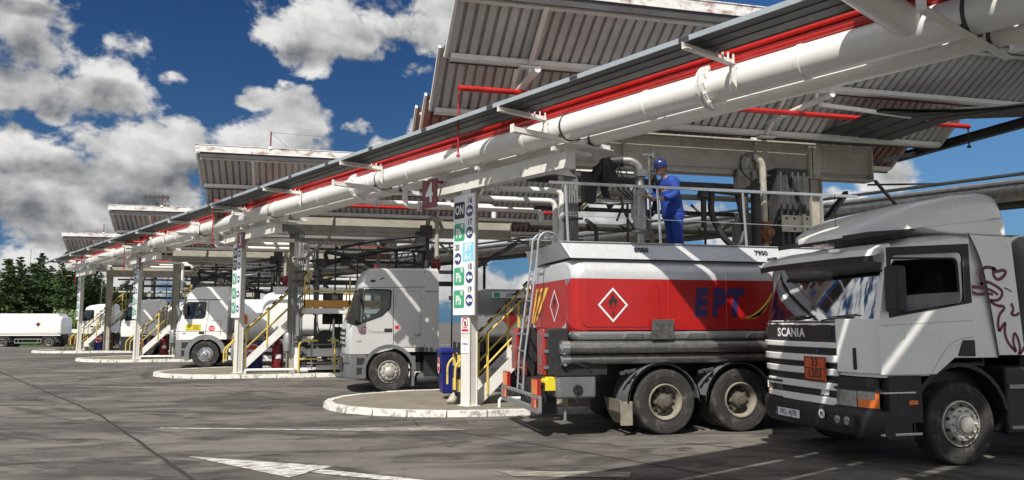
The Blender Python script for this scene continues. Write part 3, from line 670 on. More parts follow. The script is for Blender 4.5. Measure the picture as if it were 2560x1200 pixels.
class Cab:
    def __init__(s, root, prof, gi, W=2.49, bow=.10, cr=.14, zb=1.9, tumb=.045, rr=.09, body='ptank', wins=(), zr=2.5):
        s.root, s.prof, s.gi, s.W, s.bow, s.cr, s.zb, s.tumb, s.rr, s.zr, s.body = root, prof, gi, W, bow, cr, zb, tumb, rr, zr, body
        T = [-1,-.99,-.965,-.92,-.84,-.7,-.45,-.15,.15,.45,.7,.84,.92,.965,.99,1]; n = len(prof)
        mb = MB(); G = [[s.P(t,*p) for p in prof] for t in T]
        for i in range(len(T)-1):
            for k in range(n):
                if k == n-1 or (gi[0] <= k < gi[1] and abs(T[i]+T[i+1])/2 < .93): continue
                k2 = (k+1) % n; mb.poly([G[i][k],G[i][k2],G[i+1][k2],G[i+1][k]])
        mb.poly([G[0][n-1],G[0][0],G[-1][0],G[-1][n-1]])
        for sg in (-1,1):
            out = [(-p.x,p.z) for p in (G[-1] if sg > 0 else G[0])]
            mb.plate([out]+[list(w) for w in wins], lambda d, z, sg=sg: (-d, sg*s.sy(z), z))
        s.shell = mb.build('cab_body', M[body], root, ang=32, merge=True)
        g = MB(); TG = [t for t in T if abs(t) < .95]
        for i in range(len(TG)-1):
            for k in range(gi[0], gi[1]):
                g.poly([s.P(t,*prof[kk])+V((-.006,0,0)) for t, kk in ((TG[i],k),(TG[i],k+1),(TG[i+1],k+1),(TG[i+1],k))])
        s.ws = g.build('windscreen', M['wglass'], root, ang=60, merge=True)
        for w in wins:
            for sg in (-1,1):
                g = MB(); g.plate([grow(list(w),.012), grow(list(w),-.03)], lambda d, z: (-d, sg*(s.sy(z)+.006), z))
                f = g.build('window_frame', M['plastic'], root, ang=0)
        it = MB(); zt = max(p[1] for p in prof)-.15; dl = prof[-1][0]*0 + max(p[0] for p in prof)
        it.box(-dl+.06,-dl+.09,-1.1,1.1,1.25,zt-.1); it.box(-.35,-dl+.1,-1.14,1.14,1.22,1.26)
        it.box(-.24,-.55,-1.1,1.1,1.3,1.72)
        for y in (.62,-.62):
            it.box(-1.05,-1.55,y-.26,y+.26,1.35,1.55); it.bar((-1.45,y,1.55),(-1.6,y,2.25),.5,.14,up=(1,0,0)); it.box(-1.56,-1.66,y-.14,y+.14,2.25,2.45)
        cx = V((-.72,.62,1.72)); ring = []
        it.tube([(-.66+.10*math.sin(a),.62+.23*math.cos(a),1.76+.2*math.sin(a)) for a in [2*PI*k/16 for k in range(17)]], .02, 0, 6)
        it.build('interior', M['seat'], root, ang=0, bev=.02)
    def sy(s, z): return s.W/2*(1-s.tumb*max(0,z-s.zb))
    def P(s, t, d, z):
        w = max(0, min(1, 1-d/.9)); k = min(1, max(0,(z-s.zr+.2)/.4)); zz = z-s.rr*abs(t)**10*k
        return V((-(d+w*(s.bow*t*t+s.cr*abs(t)**7)), t*s.sy(zz), zz))
    def fd(s, z):
        for (d0,z0),(d1,z1) in zip(s.prof, s.prof[1:]):
            if z0 <= z <= z1 and z1 > z0: return d0+(d1-d0)*(z-z0)/(z1-z0)
        return s.prof[0][0]
    def F(s, t, z, off=0): p = s.P(t, s.fd(z), z); return p+V((off,0,0))
    def slab(s, mb, y0, y1, z0, z1, o0, o1, m=0, k=14):    # curved slab that follows the front
        secs = []
        for i in range(k+1):
            t = (y0+(y1-y0)*i/k)/(s.W/2); zs = [z0+(z1-z0)*j/6 for j in range(7)] if z1-z0 > .25 else [z0,z1]; f = [s.F(t,z) for z in zs]
            secs.append([p+V((o0,0,0)) for p in f]+[p+V((o1,0,0)) for p in reversed(f)])
        mb.loft(secs, m)
    def side(s, mb, loops, off, sg=1, m=0): mb.plate(loops, lambda d, z: (-d, sg*(s.sy(z)+off), z), m)
    def part(s, name, m, fn, ang=0, bev=0, parent=None):
        mb = MB(); fn(mb); return mb.build(name, m, parent or s.root, ang=ang, bev=bev)
EX, EZ = (-1,0,0), (0,0,1)                                 # writing on a left flank of a truck facing -X
def chassis(root, x0, x1, z=.95):
    mb = MB()
    for y in (.42,-.42): mb.box(x0,x1,y-.04,y+.04,z-.25,z)
    k = x0
    while k > x1: mb.box(k-.06,k+.06,-.4,.4,z-.2,z-.04); k -= 1.1
    return mb.build('chassis', M['black'], root, ang=0)
def mirror(c, d, z0, z1, y=1.42, w=.16):
    mb = MB(); mb.box(-d-.10,-d+.06,y-.12,y+.10,z0,z1); 
    o = mb.build('mirror', M['plastic'], c.root, ang=35, bev=.035, seg=3)
    mb = MB(); mb.tube([(-d-.05,1.18,z1-.04),(-d-.02,y,z1-.06)], .016, 0, 6); mb.tube([(-d-.05,1.18,z0+.06),(-d-.02,y,z0+.08)], .016, 0, 6); mb.build('arm', M['plastic'], o, ang=0)
    return o
def tank_sec(hw, z0, z1, rt, rb, n=5, bands=()):           # closed section (y,z), rounded box
    o = []
    def arc(cy, cz, ry, rz, a0, a1):
        for i in range(n+1):
            a = R(a0+(a1-a0)*i/n); o.append((cy+ry*math.cos(a), cz+rz*math.sin(a)))
    arc(hw-rt, z1-rt*.85, rt, rt*.85, 0, 90); arc(-hw+rt, z1-rt*.85, rt, rt*.85, 90, 180)
    for b in bands: o.append((-hw,b))
    arc(-hw+rb, z0+rb*.6, rb, rb*.6, 180, 270); arc(hw-rb, z0+rb*.6, rb, rb*.6, 270, 360)
    for b in reversed(bands): o.append((hw,b))
    return o

# ---------------------------------------------------------------- red and silver tanker
def tanker():
    ox, oy = 3.42, 12.86
    root = thing('tank_truck', 'red and silver fuel tank truck seen from behind with a man standing on top', 'tank truck', (ox,oy,0))
    def B(mb, name, m, **kw): mb.xf(Matrix.Translation((-ox,-oy,0))); return mb.build(name, m, kw.pop('parent', root), **kw)
    sec = tank_sec(1.26, 1.46, 2.81, .36, .32, 6, (2.465,1.635)); cz = 2.1
    mats = []
    for i in range(len(sec)):
        a, b = sec[i], sec[(i+1) % len(sec)]; zm = (a[1]+b[1])/2; mats.append(1 if 1.635 <= zm <= 2.465 else 0)
    xs = [(3.97,.30),(3.975,.2),(3.99,.10),(4.04,.045),(4.12,.012),(4.22,0),(10.2,0),(10.3,.05),(10.36,.2)]
    def ins(p, k): return (p[0]*(1-k/1.26), cz+(p[1]-cz)*(1-k/.8) if not (abs(p[1]-2.465) < .001 or abs(p[1]-1.635) < .001) else p[1])
    mb = MB(); mb.loft([[(x,oy+ins(p,k)[0],ins(p,k)[1]) for p in sec] for x, k in xs], 0, True, False, mats)
    # rear bulkhead split in bands
    rs = [ins(p,.30) for p in sec]
    def band(lo, hi):
        ys = [p for p in rs if lo-1e-4 <= p[1] <= hi+1e-4]; L = sorted([p for p in ys if p[0] < 0], key=lambda p: p[1]); Q = sorted([p for p in ys if p[0] >= 0], key=lambda p: -p[1]); return L+Q
    for lo, hi, m in ((0,1.635,0),(1.635,2.465,1),(2.465,3,0)): mb.poly([(3.97,oy+y,z) for y, z in band(lo,hi)], m)
    mb.poly([(10.36,oy+ins(p,.2)[0],ins(p,.2)[1]) for p in sec], 0)
    tank = B(mb, 'tank', [M['silver'], M['tankred']], ang=28)
    for x in (5.62,6.66,8.3):
        mb = MB(); mb.loft([[(x+d,oy+p[0]*(1+e),cz+(p[1]-cz)*(1+e)) for p in sec] for d, e in ((-.02,-.001),(-.008,.003),(.008,.003),(.02,-.001))], 0, True, False, mats); B(mb, 'weld_seam', [M['silver'], M['tankred']], parent=tank, ang=28)
    mb = MB()
    for sg in (-1,1):
        lo, hi = oy+sg*1.19, oy+sg*1.03
        mb.raw([(3.98,lo,2.79),(10.0,lo,2.79),(10.1,hi,3.06),(3.86,hi,3.06),(3.98,lo-sg*.03,2.79),(10.0,lo-sg*.03,2.79),(10.1,hi-sg*.03,3.06),(3.86,hi-sg*.03,3.06)], [(0,1,2,3),(7,6,5,4),(0,4,5,1),(1,5,6,2),(2,6,7,3),(3,7,4,0)])
        mb.box(3.86,10.1,hi-.03,hi+.03,3.06,3.072)
    mb.raw([(3.86,oy-1.02,3.06),(3.86,oy+1.02,3.06),(3.98,oy+1.17,2.8),(3.98,oy-1.17,2.8)], [(0,1,2,3)])
    mb.box(4.0,10,oy-1.1,oy+1.1,2.82,2.835)
    B(mb, 'coaming', M['silver'], ang=0, bev=.004)
    for x in (5.71,7.6,9.2):
        mb = MB(); mb.lathe([(.28,2.83),(.28,2.98),(.24,3.0),(.24,3.02),(.001,3.03)], (x,oy,0), 'z', 0, 20); B(mb, 'hatch', M['steel'])
    y = oy-1.262
    def W(mb, pts, m=0): mb.plate([pts], lambda a, z: (a, y-.003, z), m)
    for tx, x in (('8050',5.22),('7950',7.42)):
        mb = MB(); mb.text(tx, .125, (x,oy-1.101,2.94), (1,0,0), (0,.16,.27), 0, .005, .012); B(mb, 'numerals', M['ink'], ang=0, parent=tank)
    mb = MB()
    for ch, x in (('E',6.175),('P',6.49),('T',6.79)): mb.text(ch, .585, (x,y,2.075), (1,0,0), EZ, 0, .038, .004, sx=.74, shear=.14)
    B(mb, 'lettering', M['navy'], ang=0, parent=tank)
    mb = MB()
    for k, (a, b) in enumerate(((.62,.40),(.58,.24),(.50,.12))):
        top = (7.0+a*.9-.05*k, 1.86+b*1.25); P0, P1 = (6.97+.03*k,1.86-.008*k), top
        pts = []
        for i in range(9): t = i/8; pts.append((P0[0]+(P1[0]-P0[0])*t, P0[1]+(P1[1]-P0[1])*t**1.9))
        for i in range(9): t = 1-i/8; pts.append((P0[0]+(P1[0]-P0[0])*t+.012*math.sin(PI*t), P0[1]+(P1[1]-P0[1])*t**2.9-.012))
        W(mb, pts)
    B(mb, 'emblem', M['tyellow'], ang=0, parent=tank)
    flame = [(-.05,-.10),(-.075,-.02),(-.05,.03),(-.045,.0),(-.02,.05),(-.01,.12),(.02,.07),(.035,.02),(.05,.05),(.075,-.01),(.055,-.08),(.03,-.1),(.03,-.05),(0,-.02),(-.025,-.06),(-.02,-.1)]
    def placard(o, ex, s=1):
        mb = MB(); O = V(o); e = V(ex); f = lambda u, v, k: O+e*u*s+V((0,0,v*s))+e.cross(V((0,0,1)))*k
        d = lambda r: [(0,r),(r*.93,0),(0,-r),(-r*.93,0)]
        mb.plate([d(.275), d(.235)], lambda u, v: f(u,v,.004), 0); mb.plate([d(.235)], lambda u, v: f(u,v,.003), 1)
        mb.plate([[(u,v+.07) for u, v in flame]], lambda u, v: f(u,v,.006), 2); mb.plate([[(-.07,-.045),(.07,-.045),(.07,-.055),(-.07,-.055)]], lambda u, v: f(u,v,.006), 2)
        mb.text('3', .11*s, f(0,-.14,0), e, EZ, 2, .002, .006)
        return mb
    B(placard((4.65,y,2.05), (1,0,0)), 'hazard_placard', [M['paper'], M['tankred'], M['ink']], ang=0, parent=tank)
    B(placard((3.968,12.50,2.05), (0,-1,0)), 'hazard_placard', [M['paper'], M['tankred'], M['ink']], ang=0, parent=tank)
    mb = MB()
    for a, b, w0, w1 in ((13.5,13.85,.15,.03),(13.22,13.75,.16,.03),(12.92,13.62,.20,.03)):
        mb.raw([(3.964,a-w0/2,2.37),(3.964,a+w0/2,2.37),(3.964,b+w1,1.76),(3.964,b-w1,1.76)], [(0,1,2,3)])
    B(mb, 'emblem', M['tyellow'], ang=0, parent=tank)
    # fine crease of the protective film round the placards
    mb = MB(); mb.stroke(rpoly([(4.15,2.38),(5.45,2.38),(5.45,1.70),(4.15,1.70)],.1)[6:], .012, (0,y,0), (1,0,0), EZ, 0, .002); B(mb, 'film_edge', M['darkred'], ang=0, parent=tank)
    for x in (4.92,6.0,7.1):
        mb = MB(); mb.tube([(x-.08,y+.05,1.52),(x-.03,y-.02,1.60),(x+.22,y-.02,1.60),(x+.27,y+.05,1.52)], .014, 0, 6); B(mb, 'handle', M['alu'])
    mb = MB(); mb.bar((5.475,y-.03,1.51),(5.475,y-.07,1.82), .38, .02, up=(0,1,0))
    for a in (-.11,.11):
        for b in (1.58,1.75): mb.ell((5.475+a,y-.075,b), (.018,.018,.018), 1, 6, 4)
    B(mb, 'placard_holder', [M['steel'], M['dark']], ang=0)
    for z, x0, r, yy in ((1.385,3.80,.098,y+.08),(1.20,3.84,.088,y+.16)):
        mb = MB(); mb.tube([(x0+.12,yy,z),(8.6,yy,z)], r, 0, 20); mb.tube([(x0,yy,z),(x0+.13,yy,z)], r*1.1, 1, 20); mb.bar((x0-.02,yy-.05,z+.05),(x0+.05,yy-.05,z-.1), .04, .05, 1); B(mb, 'hose_tube', [M['steel'], M['alu']])
    mb = MB(); mb.tube([(4.05,y+.02,1.14),(4.2,y,1.08),(4.35,y+.1,.95),(4.5,y+.2,.9)], .012, 0, 6); B(mb, 'cable', M['black'])
    # underframe
    mb = MB()
    for a in (.42,-.42): mb.box(3.7,12.2,oy+a-.04,oy+a+.04,.78,1.1)
    mb.box(4.0,10.3,oy-.9,oy+.9,1.18,1.45); mb.box(3.9,4.6,oy-1.1,oy-.3,.95,1.12); mb.box(4.6,10.2,oy-.35,oy+.35,.35,.8); mb.box(7.6,9.6,oy-1.1,oy+1.1,.4,1.1)
    B(mb, 'chassis', M['black'], ang=0)
    for x, st in ((5.53,'rear'),(6.87,'rear')):
        for sg in (-1,1): wheel(root, x-ox, sg*1.255, sg, .515, .30, st, True, 'dustrim')
    for sg in (-1,1): wheel(root, 11.0-ox, sg*1.25, sg, .515, .30, 'front')
    for x in (5.5,6.86):
        mb = MB(); fender(mb, x, .51, .60, -8 if x > 6 else 5, 172 if x > 6 else 190, oy-1.27, oy-.62, .022)
        for k in (-.62,.0): fender(mb, x, .51, .615, 0, 180, oy-1.285, oy-1.26, .02)
        f = B(mb, 'fender', M['gplastic'], ang=30)
        mb = MB()
        for k in (-.62,-.52): mb.tube([(x+k,oy-1.20,1.0),(x+k,oy-1.30,1.0)], .03, 0, 8)
        mb.bar((x-.72,oy-1.2,.97),(x-.45,oy-1.2,1.02),.05,.05); B(mb, 'bracket', M['dark'], parent=f)
        mb = MB(); fender(mb, x, .51, .60, -8, 190, oy+.62, oy+1.27, .022); B(mb, 'fender', M['gplastic'], ang=30)
    mb = MB(); mb.loft([[(4.76,oy-1.27,.56),(4.76,oy-.6,.56),(4.74,oy-.6,.56),(4.74,oy-1.27,.56)],[(4.80,oy-1.27,.36),(4.80,oy-.6,.36),(4.78,oy-.6,.36),(4.78,oy-1.27,.36)],[(4.90,oy-1.26,.16),(4.90,oy-.62,.16),(4.88,oy-.62,.16),(4.88,oy-1.26,.16)]])
    mb.box(4.75,4.95,oy-1.275,oy-1.265,.17,.54); B(mb, 'mudflap', M['dustrim'], ang=0)
    mb = MB(); mb.box(3.72,4.36,oy-1.26,oy-.7,.60,.96); B(mb, 'tool_box', M['gplastic'], bev=.04, seg=3)
    mb = MB(); mb.box(3.71,4.37,oy-1.275,oy-.69,.955,.985); mb.lathe([(.08,0),(.08,-.02),(.055,-.025),(.05,-.012),(.001,-.012)], (4.05,oy-1.26,.74), 'y', 0, 20); mb.bar((4.05,oy-1.285,.70),(4.05,oy-1.285,.78),.03,.02); B(mb, 'latch', M['plastic'])
    # back end: extinguisher boxes, ladder, bumper with lamps
    for yy in (11.98,13.62):
        mb = MB(); mb.box(3.62,3.97,yy-.19,yy+.16,.94,1.68); b = B(mb, 'extinguisher_box', M['plastic'], bev=.02)
        mb = MB(); mb.box(3.55,3.62,yy-.18,yy+.15,.95,1.67)
        l = B(mb, 'lid', M['redlens'], parent=b, bev=.02)
        for z in (1.1,1.42):
            mb = MB(); mb.box(3.54,3.552,yy-.07,yy+.03,z,z+.16); B(mb, 'window_slot', M['gplastic'], parent=b, ang=0)
        for z in (1.05,1.3,1.55):
            mb = MB(); mb.box(3.56,3.64,yy-.2,yy-.18,z,z+.05); B(mb, 'clasp', M['gplastic'], parent=b, ang=0)
    mb = MB()
    for yy in (12.86,13.22): mb.tube([(3.52,yy,.62),(3.55,yy,1.2),(3.78,yy,2.9),(3.80,yy,3.25),(3.95,yy,3.36),(4.15,yy,3.28),(4.2,yy,3.05)], .021, 0, 8, fil=.12)
    z = .72
    while z < 3.2:
        x = 3.53+(.25*(z-1.2)/1.7 if z > 1.2 else 0); mb.tube([(x,12.86,z),(x,13.22,z)], .014, 0, 6); z += .285
    B(mb, 'ladder', M['alu'], ang=40)
    mb = MB(); mb.bar((4.3,12.9,3.08),(3.82,12.9,3.08),.5,.02); B(mb, 'step_plate', M['dark'], ang=0)
    mb = MB(); mb.bar((3.46,11.66,.42),(3.46,14.06,.42),.06,.09); mb.bar((3.46,11.66,.62),(3.46,14.06,.62),.05,.05); mb.bar((3.46,11.67,.40),(3.46,11.67,.63),.05,.05); mb.bar((3.46,14.05,.40),(3.46,14.05,.63),.05,.05)
    for yy in (12.4,13.3): mb.bar((3.46,yy,.55),(3.9,yy,.85),.06,.06)
    mb.bar((3.9,11.78,.25),(3.9,11.78,.9),.04,.04)
    B(mb, 'bumper', M['midgrey'], ang=0, bev=.006)
    for yy in (11.9,13.8):
        mb = MB(); mb.box(3.44,3.50,yy-.16,yy+.16,.64,.90); mb.box(3.43,3.44,yy-.14,yy+.14,.66,.88, 1); mb.box(3.425,3.44,yy-.15,yy+.15,.44,.60,2); mb.box(3.42,3.43,yy-.15,yy-.04,.46,.58,1); B(mb, 'tail_lamp', [M['redlens'], M['amber'], M['redlens']], ang=0)
    mb = MB(); mb.box(3.60,3.62,13.0,13.25,.86,1.16); B(mb, 'reflector', M['redlens'], ang=0)
    mb = MB(); mb.box(3.60,3.63,12.0,12.5,.44,.6); mb.box(3.62,3.9,12.2,13.4,.3,.85); B(mb, 'rear_panel', M['black'], ang=0)
    mb = MB(); mb.box(3.56,3.74,11.70,11.98,.72,.86); mb.prism([(3.56,.86),(3.74,.86),(3.70,.93),(3.60,.93)],'y',11.70,11.98)
    for k in range(4): mb.box(3.548,3.56,11.72+.065*k,11.76+.065*k,.74,.84,1)
    B(mb, 'wheel_chock', [M['signy'], M['black']], ang=0, bev=.012)
    # tank rail
    mb = MB(); mb.bar((3.70,oy-.95,4.03),(9.5,oy-.95,4.03),.045,.045)
    for x in (3.98,5.6,7.2,8.75): mb.tube([(x+.03,oy-.98,3.04),(x,oy-.95,4.03)], .022, 0, 8)
    mb.tube([(3.9,oy-.95,3.5),(8.75,oy-.95,3.45)], .006, 0, 4); B(mb, 'handrail', M['alu'], ang=40)
    # simple cab at the far end
    cb = Cab(root, [(.02,1.0),(.0,1.7),(.05,1.8),(.3,2.55),(.4,2.8),(.8,2.95),(1.9,2.98),(1.95,1.2),(1.7,1.15),(.3,1.0)], (2,3), wins=[rpoly([(.42,2.5),(1.1,2.5),(1.1,1.95),(.38,1.9)])])
    for o in [q for q in COL.objects if q.parent == root and q.name.split('.')[0] in ('cab_body','windscreen','window_frame','interior')]:
        o.location = (12.5-ox,0,0)
    return root
tanker()

# ---------------------------------------------------------------- white tractor on the right
def griffin(mb, c):
    G = [([(8.36,2.25),(8.33,2.36),(8.36,2.44),(8.42,2.485),(8.52,2.48),(8.60,2.45)],.035),
         ([(8.56,2.49),(8.545,2.42),(8.56,2.35),(8.62,2.32),(8.70,2.36),(8.76,2.43),(8.70,2.455),(8.62,2.43),(8.575,2.43)],.035),
         ([(8.33,2.26),(8.44,2.30),(8.52,2.27),(8.62,2.22),(8.68,2.17),(8.64,2.08),(8.55,2.05),(8.46,2.06)],.032),
         ([(8.20,2.23),(8.34,2.225),(8.50,2.19),(8.60,2.13)],.03),([(8.20,2.16),(8.30,2.13),(8.44,2.15),(8.52,2.13)],.03),
         ([(8.47,2.05),(8.55,1.99),(8.72,1.98),(8.60,1.88),(8.565,1.76),(8.58,1.66)],.032),([(8.58,1.66),(8.70,1.80),(8.66,1.66),(8.70,1.52),(8.80,1.42),(8.83,1.40)],.032),
         ([(8.83,1.40),(8.795,1.50),(8.80,1.60),(8.83,1.65),(8.88,1.55),(8.90,1.42),(8.86,1.36),(8.93,1.40),(8.96,1.46)],.03),
         ([(8.80,2.02),(8.84,1.93),(8.78,1.88),(8.86,1.86),(8.92,1.90)],.03),([(8.71,2.22),(8.77,2.20),(8.82,2.17)],.014)]
    for pts, w in G: mb.stroke(smooth(pts), w*1.25, (0,1.262,0), EX, EZ, 0, .0)
def smooth(p, k=2):
    for _ in range(k):
        o = [p[0]]
        for a, b in zip(p, p[1:]): o += [(a[0]*.75+b[0]*.25,a[1]*.75+b[1]*.25),(a[0]*.25+b[0]*.75,a[1]*.25+b[1]*.75)]
        p = o+[p[-1]]
    return p
def scania():
    fx, cy = 6.6, 9.46
    root = thing('tractor_unit', 'white tractor unit with black grille, orange hazard plate and maroon griffin, close at the right', 'truck', (fx,cy,0), PI)
    prof = [(.05,1.10),(.03,1.30),(.02,1.50),(.02,1.76),(.05,1.80),(.16,2.2),(.29,2.56),(.34,2.62),(.46,2.72),(.9,2.87),(1.4,2.95),(1.85,2.97),(1.93,2.93),(1.95,2.85),(1.95,1.33),(1.2,1.33),(.95,1.12),(.3,1.10)]
    ow = rpoly([(.34,2.58),(1.44,2.60),(1.42,2.02),(.34,1.86)],.09)
    c = Cab(root, prof, (4,6), wins=[ow], bow=.09, cr=.13)
    y0, y1 = -1.11, .63
    c.part('grille_panel', M['plastic'], lambda m: (c.slab(m,y0,y1,1.08,1.79,.0,.012), c.slab(m,-1.2,1.16,.64,1.085,-.02,.02)), ang=30)
    for z0, z1 in ((1.44,1.515),(1.25,1.345),(1.08,1.17)): c.part('grille_bar', M['ptank'], lambda m: c.slab(m,y0-.06,y1,z0,z1,-.01,.055), ang=30, bev=.012)
    for z0, z1 in ((.89,.985),(.70,.80)): c.part('grille_bar', M['ptank'], lambda m: c.slab(m,-1.04,.60,z0,z1,-.01,.055), ang=30, bev=.012)
    def mesh(m):
        for z0, z1 in ((1.36,1.43),(1.185,1.24),(.82,.88)):
            for i in range(40): y = -.95+i*.036; p = c.F(y/1.245, z0, .013); m.bar(p, p+V((0,.02,z1-z0)), .008, .006); m.bar(p+V((0,.02,0)), p+V((0,0,z1-z0)), .008, .006)
    c.part('grille_mesh', M['dark'], mesh)
    def logo(m):
        y = -.69
        for ch, w in zip('SCANIA', (.118,.128,.13,.132,.062,.13)): m.text(ch, .165, c.F((y+w/2)/1.245,1.63,.014), (0,1,0), EZ, 0, .005, .004, sx=1.04); y += w
    c.part('lettering', M['paper'], logo)
    def num(m):
        m.text('114G', .12, c.F(-.92/1.245,.86,.024), (-.12,1,0), EZ, 0, .008, .004); m.text('380', .12, c.F(.36/1.245,.86,.024), (.05,1,0), EZ, 0, .008, .004)
    c.part('lettering', M['paper'], num)
    for y in (-1.0,.47):
        p = c.F(y/1.245,1.65,.01); c.part('air_inlet', M['black'], lambda m: m.box(p.x-.01,p.x+.008,y-.07,y+.09,1.58,1.71), bev=.02)
    x = c.F(.93/1.245,1.3).x; c.part('air_inlet', M['black'], lambda m: m.box(x-.03,x+.046,.90,.955,1.18,1.46), bev=.02)
    x = c.F(-1.19/1.245,1.3).x; c.part('air_inlet', M['black'], lambda m: m.box(x-.05,x+.012,-1.225,-1.15,1.2,1.55), bev=.02)
    c.part('badge', M['signblue'], lambda m: m.lathe([(.035,.02),(.03,.03),(.001,.032)], tuple(c.F(.27/1.245,1.40)), 'x', 0, 16), ang=30)
    def corner(m):
        secs = []
        for t in (.505,.6,.75,.86,.93,.97,1.0):
            a, b = c.P(t,.04,1.14), c.P(t,.03,1.82); n = V((1,0,0))*(1-max(0,t-.8)*4)+V((0,1,0))*max(0,t-.85)*6; n.normalize(); secs.append([a,a+n*.035,b+n*.035,b])
        q = [V((-.42,1.245,1.12)),V((-.42,1.28,1.12)),V((-.40,1.28,1.86)),V((-.40,1.245,1.86))]; secs.append(q); m.loft(secs)
    c.part('corner_panel', M['ptank'], corner, ang=40, bev=.012)
    def bump(m):
        secs = []
        for i in range(25):
            t = -1.02+2.04*i/24; o = .06; a = c.P(max(-1,min(1,t)),.06,1.2); x = a.x+o; y = t*1.255
            secs.append([(x-.12,y,.37),(x-.01,y,.37),(x+.03,y,.44),(x+.04,y,.64),(x+.02,y,.69),(x-.1,y,.70)])
        m.loft(secs); m.box(-.28,-.75,1.0,1.262,.55,1.12); m.box(-.25,-.62,1.0,1.25,.36,.56)
    c.part('bumper', M['plastic'], bump, ang=40)
    for sg in (1,-1):
        def hl(m):
            c.slab(m, .60*sg, .93*sg, .725,.925,.0,.045,0,6); c.slab(m, .945*sg, 1.17*sg, .725,.925,.0,.045,1,6); c.slab(m,.945*sg,1.16*sg,.83,.93,.002,.049,0,6)
        h = c.part('headlight', [M['lens'], M['amber']], hl, ang=30)
        c.part('bezel', M['plastic'], lambda m: (c.slab(m,.57*sg,1.19*sg,.925,.955,0,.06), c.slab(m,.57*sg,1.19*sg,.69,.722,0,.06)), parent=h)
    def fog(m):
        x = c.F(.75/1.245,1.2).x+.07; m.box(x-.06,x+.028,.57,.97,.47,.62,1)
        for y in (.66,.84): m.lathe([(.055,.03),(.05,.035),(.001,.036)], (x,y,.545), 'x', 0, 16)
    c.part('fog_lamp', [M['lens'], M['black']], fog, ang=30)
    def plate(m):
        x = c.F(-.39/1.245,1.2).x+.105; m.box(x-.008,x,-.66,-.10,.465,.575,0); m.box(x-.004,x+.002,-.66,-.605,.466,.574,1)
        m.text('PKL 4J78', .105, (x,-.355,.52), (0,1,0), EZ, 2, .001, .003, sx=.98); m.text('PL', .035, (x+.002,-.632,.49), (0,1,0), EZ, 0, 0, .002)
    c.part('number_plate', [M['paper'], M['signblue'], M['ink']], plate)
    def pl(m):
        x = c.F(.39/1.245,1.2).x+.103; m.lathe([(.062,0),(.06,.004),(.001,.005)], (x,.39,.585), 'x', 0, 20); m.text('PL', .06, (x+.006,.39,.585), (0,1,0), EZ, 1, .003, .002)
    c.part('sticker', [M['paper'], M['ink']], pl)
    def adr(m):
        x = c.F(.26/1.245,1.2).x+.085; m.box(x-.01,x,.03,.48,1.005,1.32,0); m.stroke([(.04,1.015),(.47,1.015),(.47,1.31),(.04,1.31)], .014, (x,0,0), (0,1,0), EZ, 1, .003, True); m.stroke([(.04,1.165),(.47,1.165)], .014, (x,0,0), (0,1,0), EZ, 1, .003)
        m.text('33', .15, (x,.255,1.24), (0,1,0), EZ, 1, .003, .004); m.text('1203', .15, (x,.255,1.09), (0,1,0), EZ, 1, .003, .004)
    c.part('hazard_plate', [M['adr'], M['ink']], adr)
    def vis(m):
        secs = []; s2 = []
        for i in range(21):
            t = -1.03+2.06*i/20; a = c.P(max(-1,min(1,t)),.29,2.5); y = t*1.2; x = a.x+.30
            secs.append([(x-.26,y,2.76),(x-.04,y,2.68),(x,y,2.60),(x-.02,y,2.60),(x-.30,y,2.70)]); s2.append([(x-.01,y,2.60),(x+.012,y,2.60),(x-.0,y,2.525),(x-.03,y,2.525)])
        m.loft(secs, 0); m.loft(s2, 1)
    v = c.part('sun_visor', [M['ptank'], M['plastic']], vis, ang=40)
    c.part('marker_lamp', M['lens'], lambda m: (m.bar((-.0,.62,2.705),(-.03,.80,2.70),.05,.04), m.bar((-.0,-.80,2.70),(-.0,-.62,2.705),.05,.04)), parent=v)
    # ajar driver's door
    dp = [(.16,1.14),(.92,1.14),(1.2,1.34),(1.5,1.36),(1.5,2.84),(.27,2.70),(.29,2.6),(.16,1.84)]
    dw = rpoly([(.35,2.60),(1.40,2.66),(1.38,2.02),(.35,1.86)],.08)
    def door(m):
        for o in (0,.035): m.plate([dp, dw], lambda d, z: (-d+.12, o+.0, z), 0)
        k = len(dp); m.raw([(-d+.12,o,z) for o in (0,.035) for d, z in dp], [(i,(i+1)%k,(i+1)%k+k,i+k) for i in range(k)])
        k = len(dw); m.raw([(-d+.12,o,z) for o in (0,.035) for d, z in dw], [(i,(i+1)%k,(i+1)%k+k,i+k) for i in range(k)], 1)
    dr = c.part('door', [M['ptank'], M['plastic']], door, bev=.006); dr.location = (-.12,1.262,0); dr.rotation_euler = (0,0,R(-2.6))
    c.part('window_frame', M['plastic'], lambda m: m.plate([[(.29,2.70),(1.485,2.77),(1.485,2.02),(.29,1.83)], dw], lambda d, z: (-d+.12,.040,z)), parent=dr)
    c.part('window', M['glass'], lambda m: m.plate([[(.36,1.88),(1.38,2.03),(1.38,2.13),(1.34,2.16),(.36,2.10)]], lambda d, z: (-d+.12,.018,z)), parent=dr)
    c.part('handle', M['plastic'], lambda m: m.prism([(-1.24+.12,1.36),(-1.49+.12,1.35),(-1.49+.12,1.555),(-1.32+.12,1.555)], 'y', .03, .05), parent=dr, bev=.008)
    c.part('crease', M['inkg'], lambda m: (m.stroke(smooth([(-.86+.12,1.16),(-.98+.12,1.33),(-1.12+.12,1.50),(-1.3+.12,1.58),(-1.48+.12,1.59)]), .006, (0,.0365,0), (1,0,0), EZ, 0, -.001), m.stroke([(-.18+.12,1.735),(-1.49+.12,1.80)], .006, (0,.0365,0), (1,0,0), EZ, 0, -.001)), parent=dr)
    c.part('quarter_window', M['plastic'], lambda m: c.side(m, [rpoly([(1.5,2.58),(1.60,2.54),(1.63,2.2),(1.60,2.08),(1.5,2.04)],.05)], .012), bev=0)
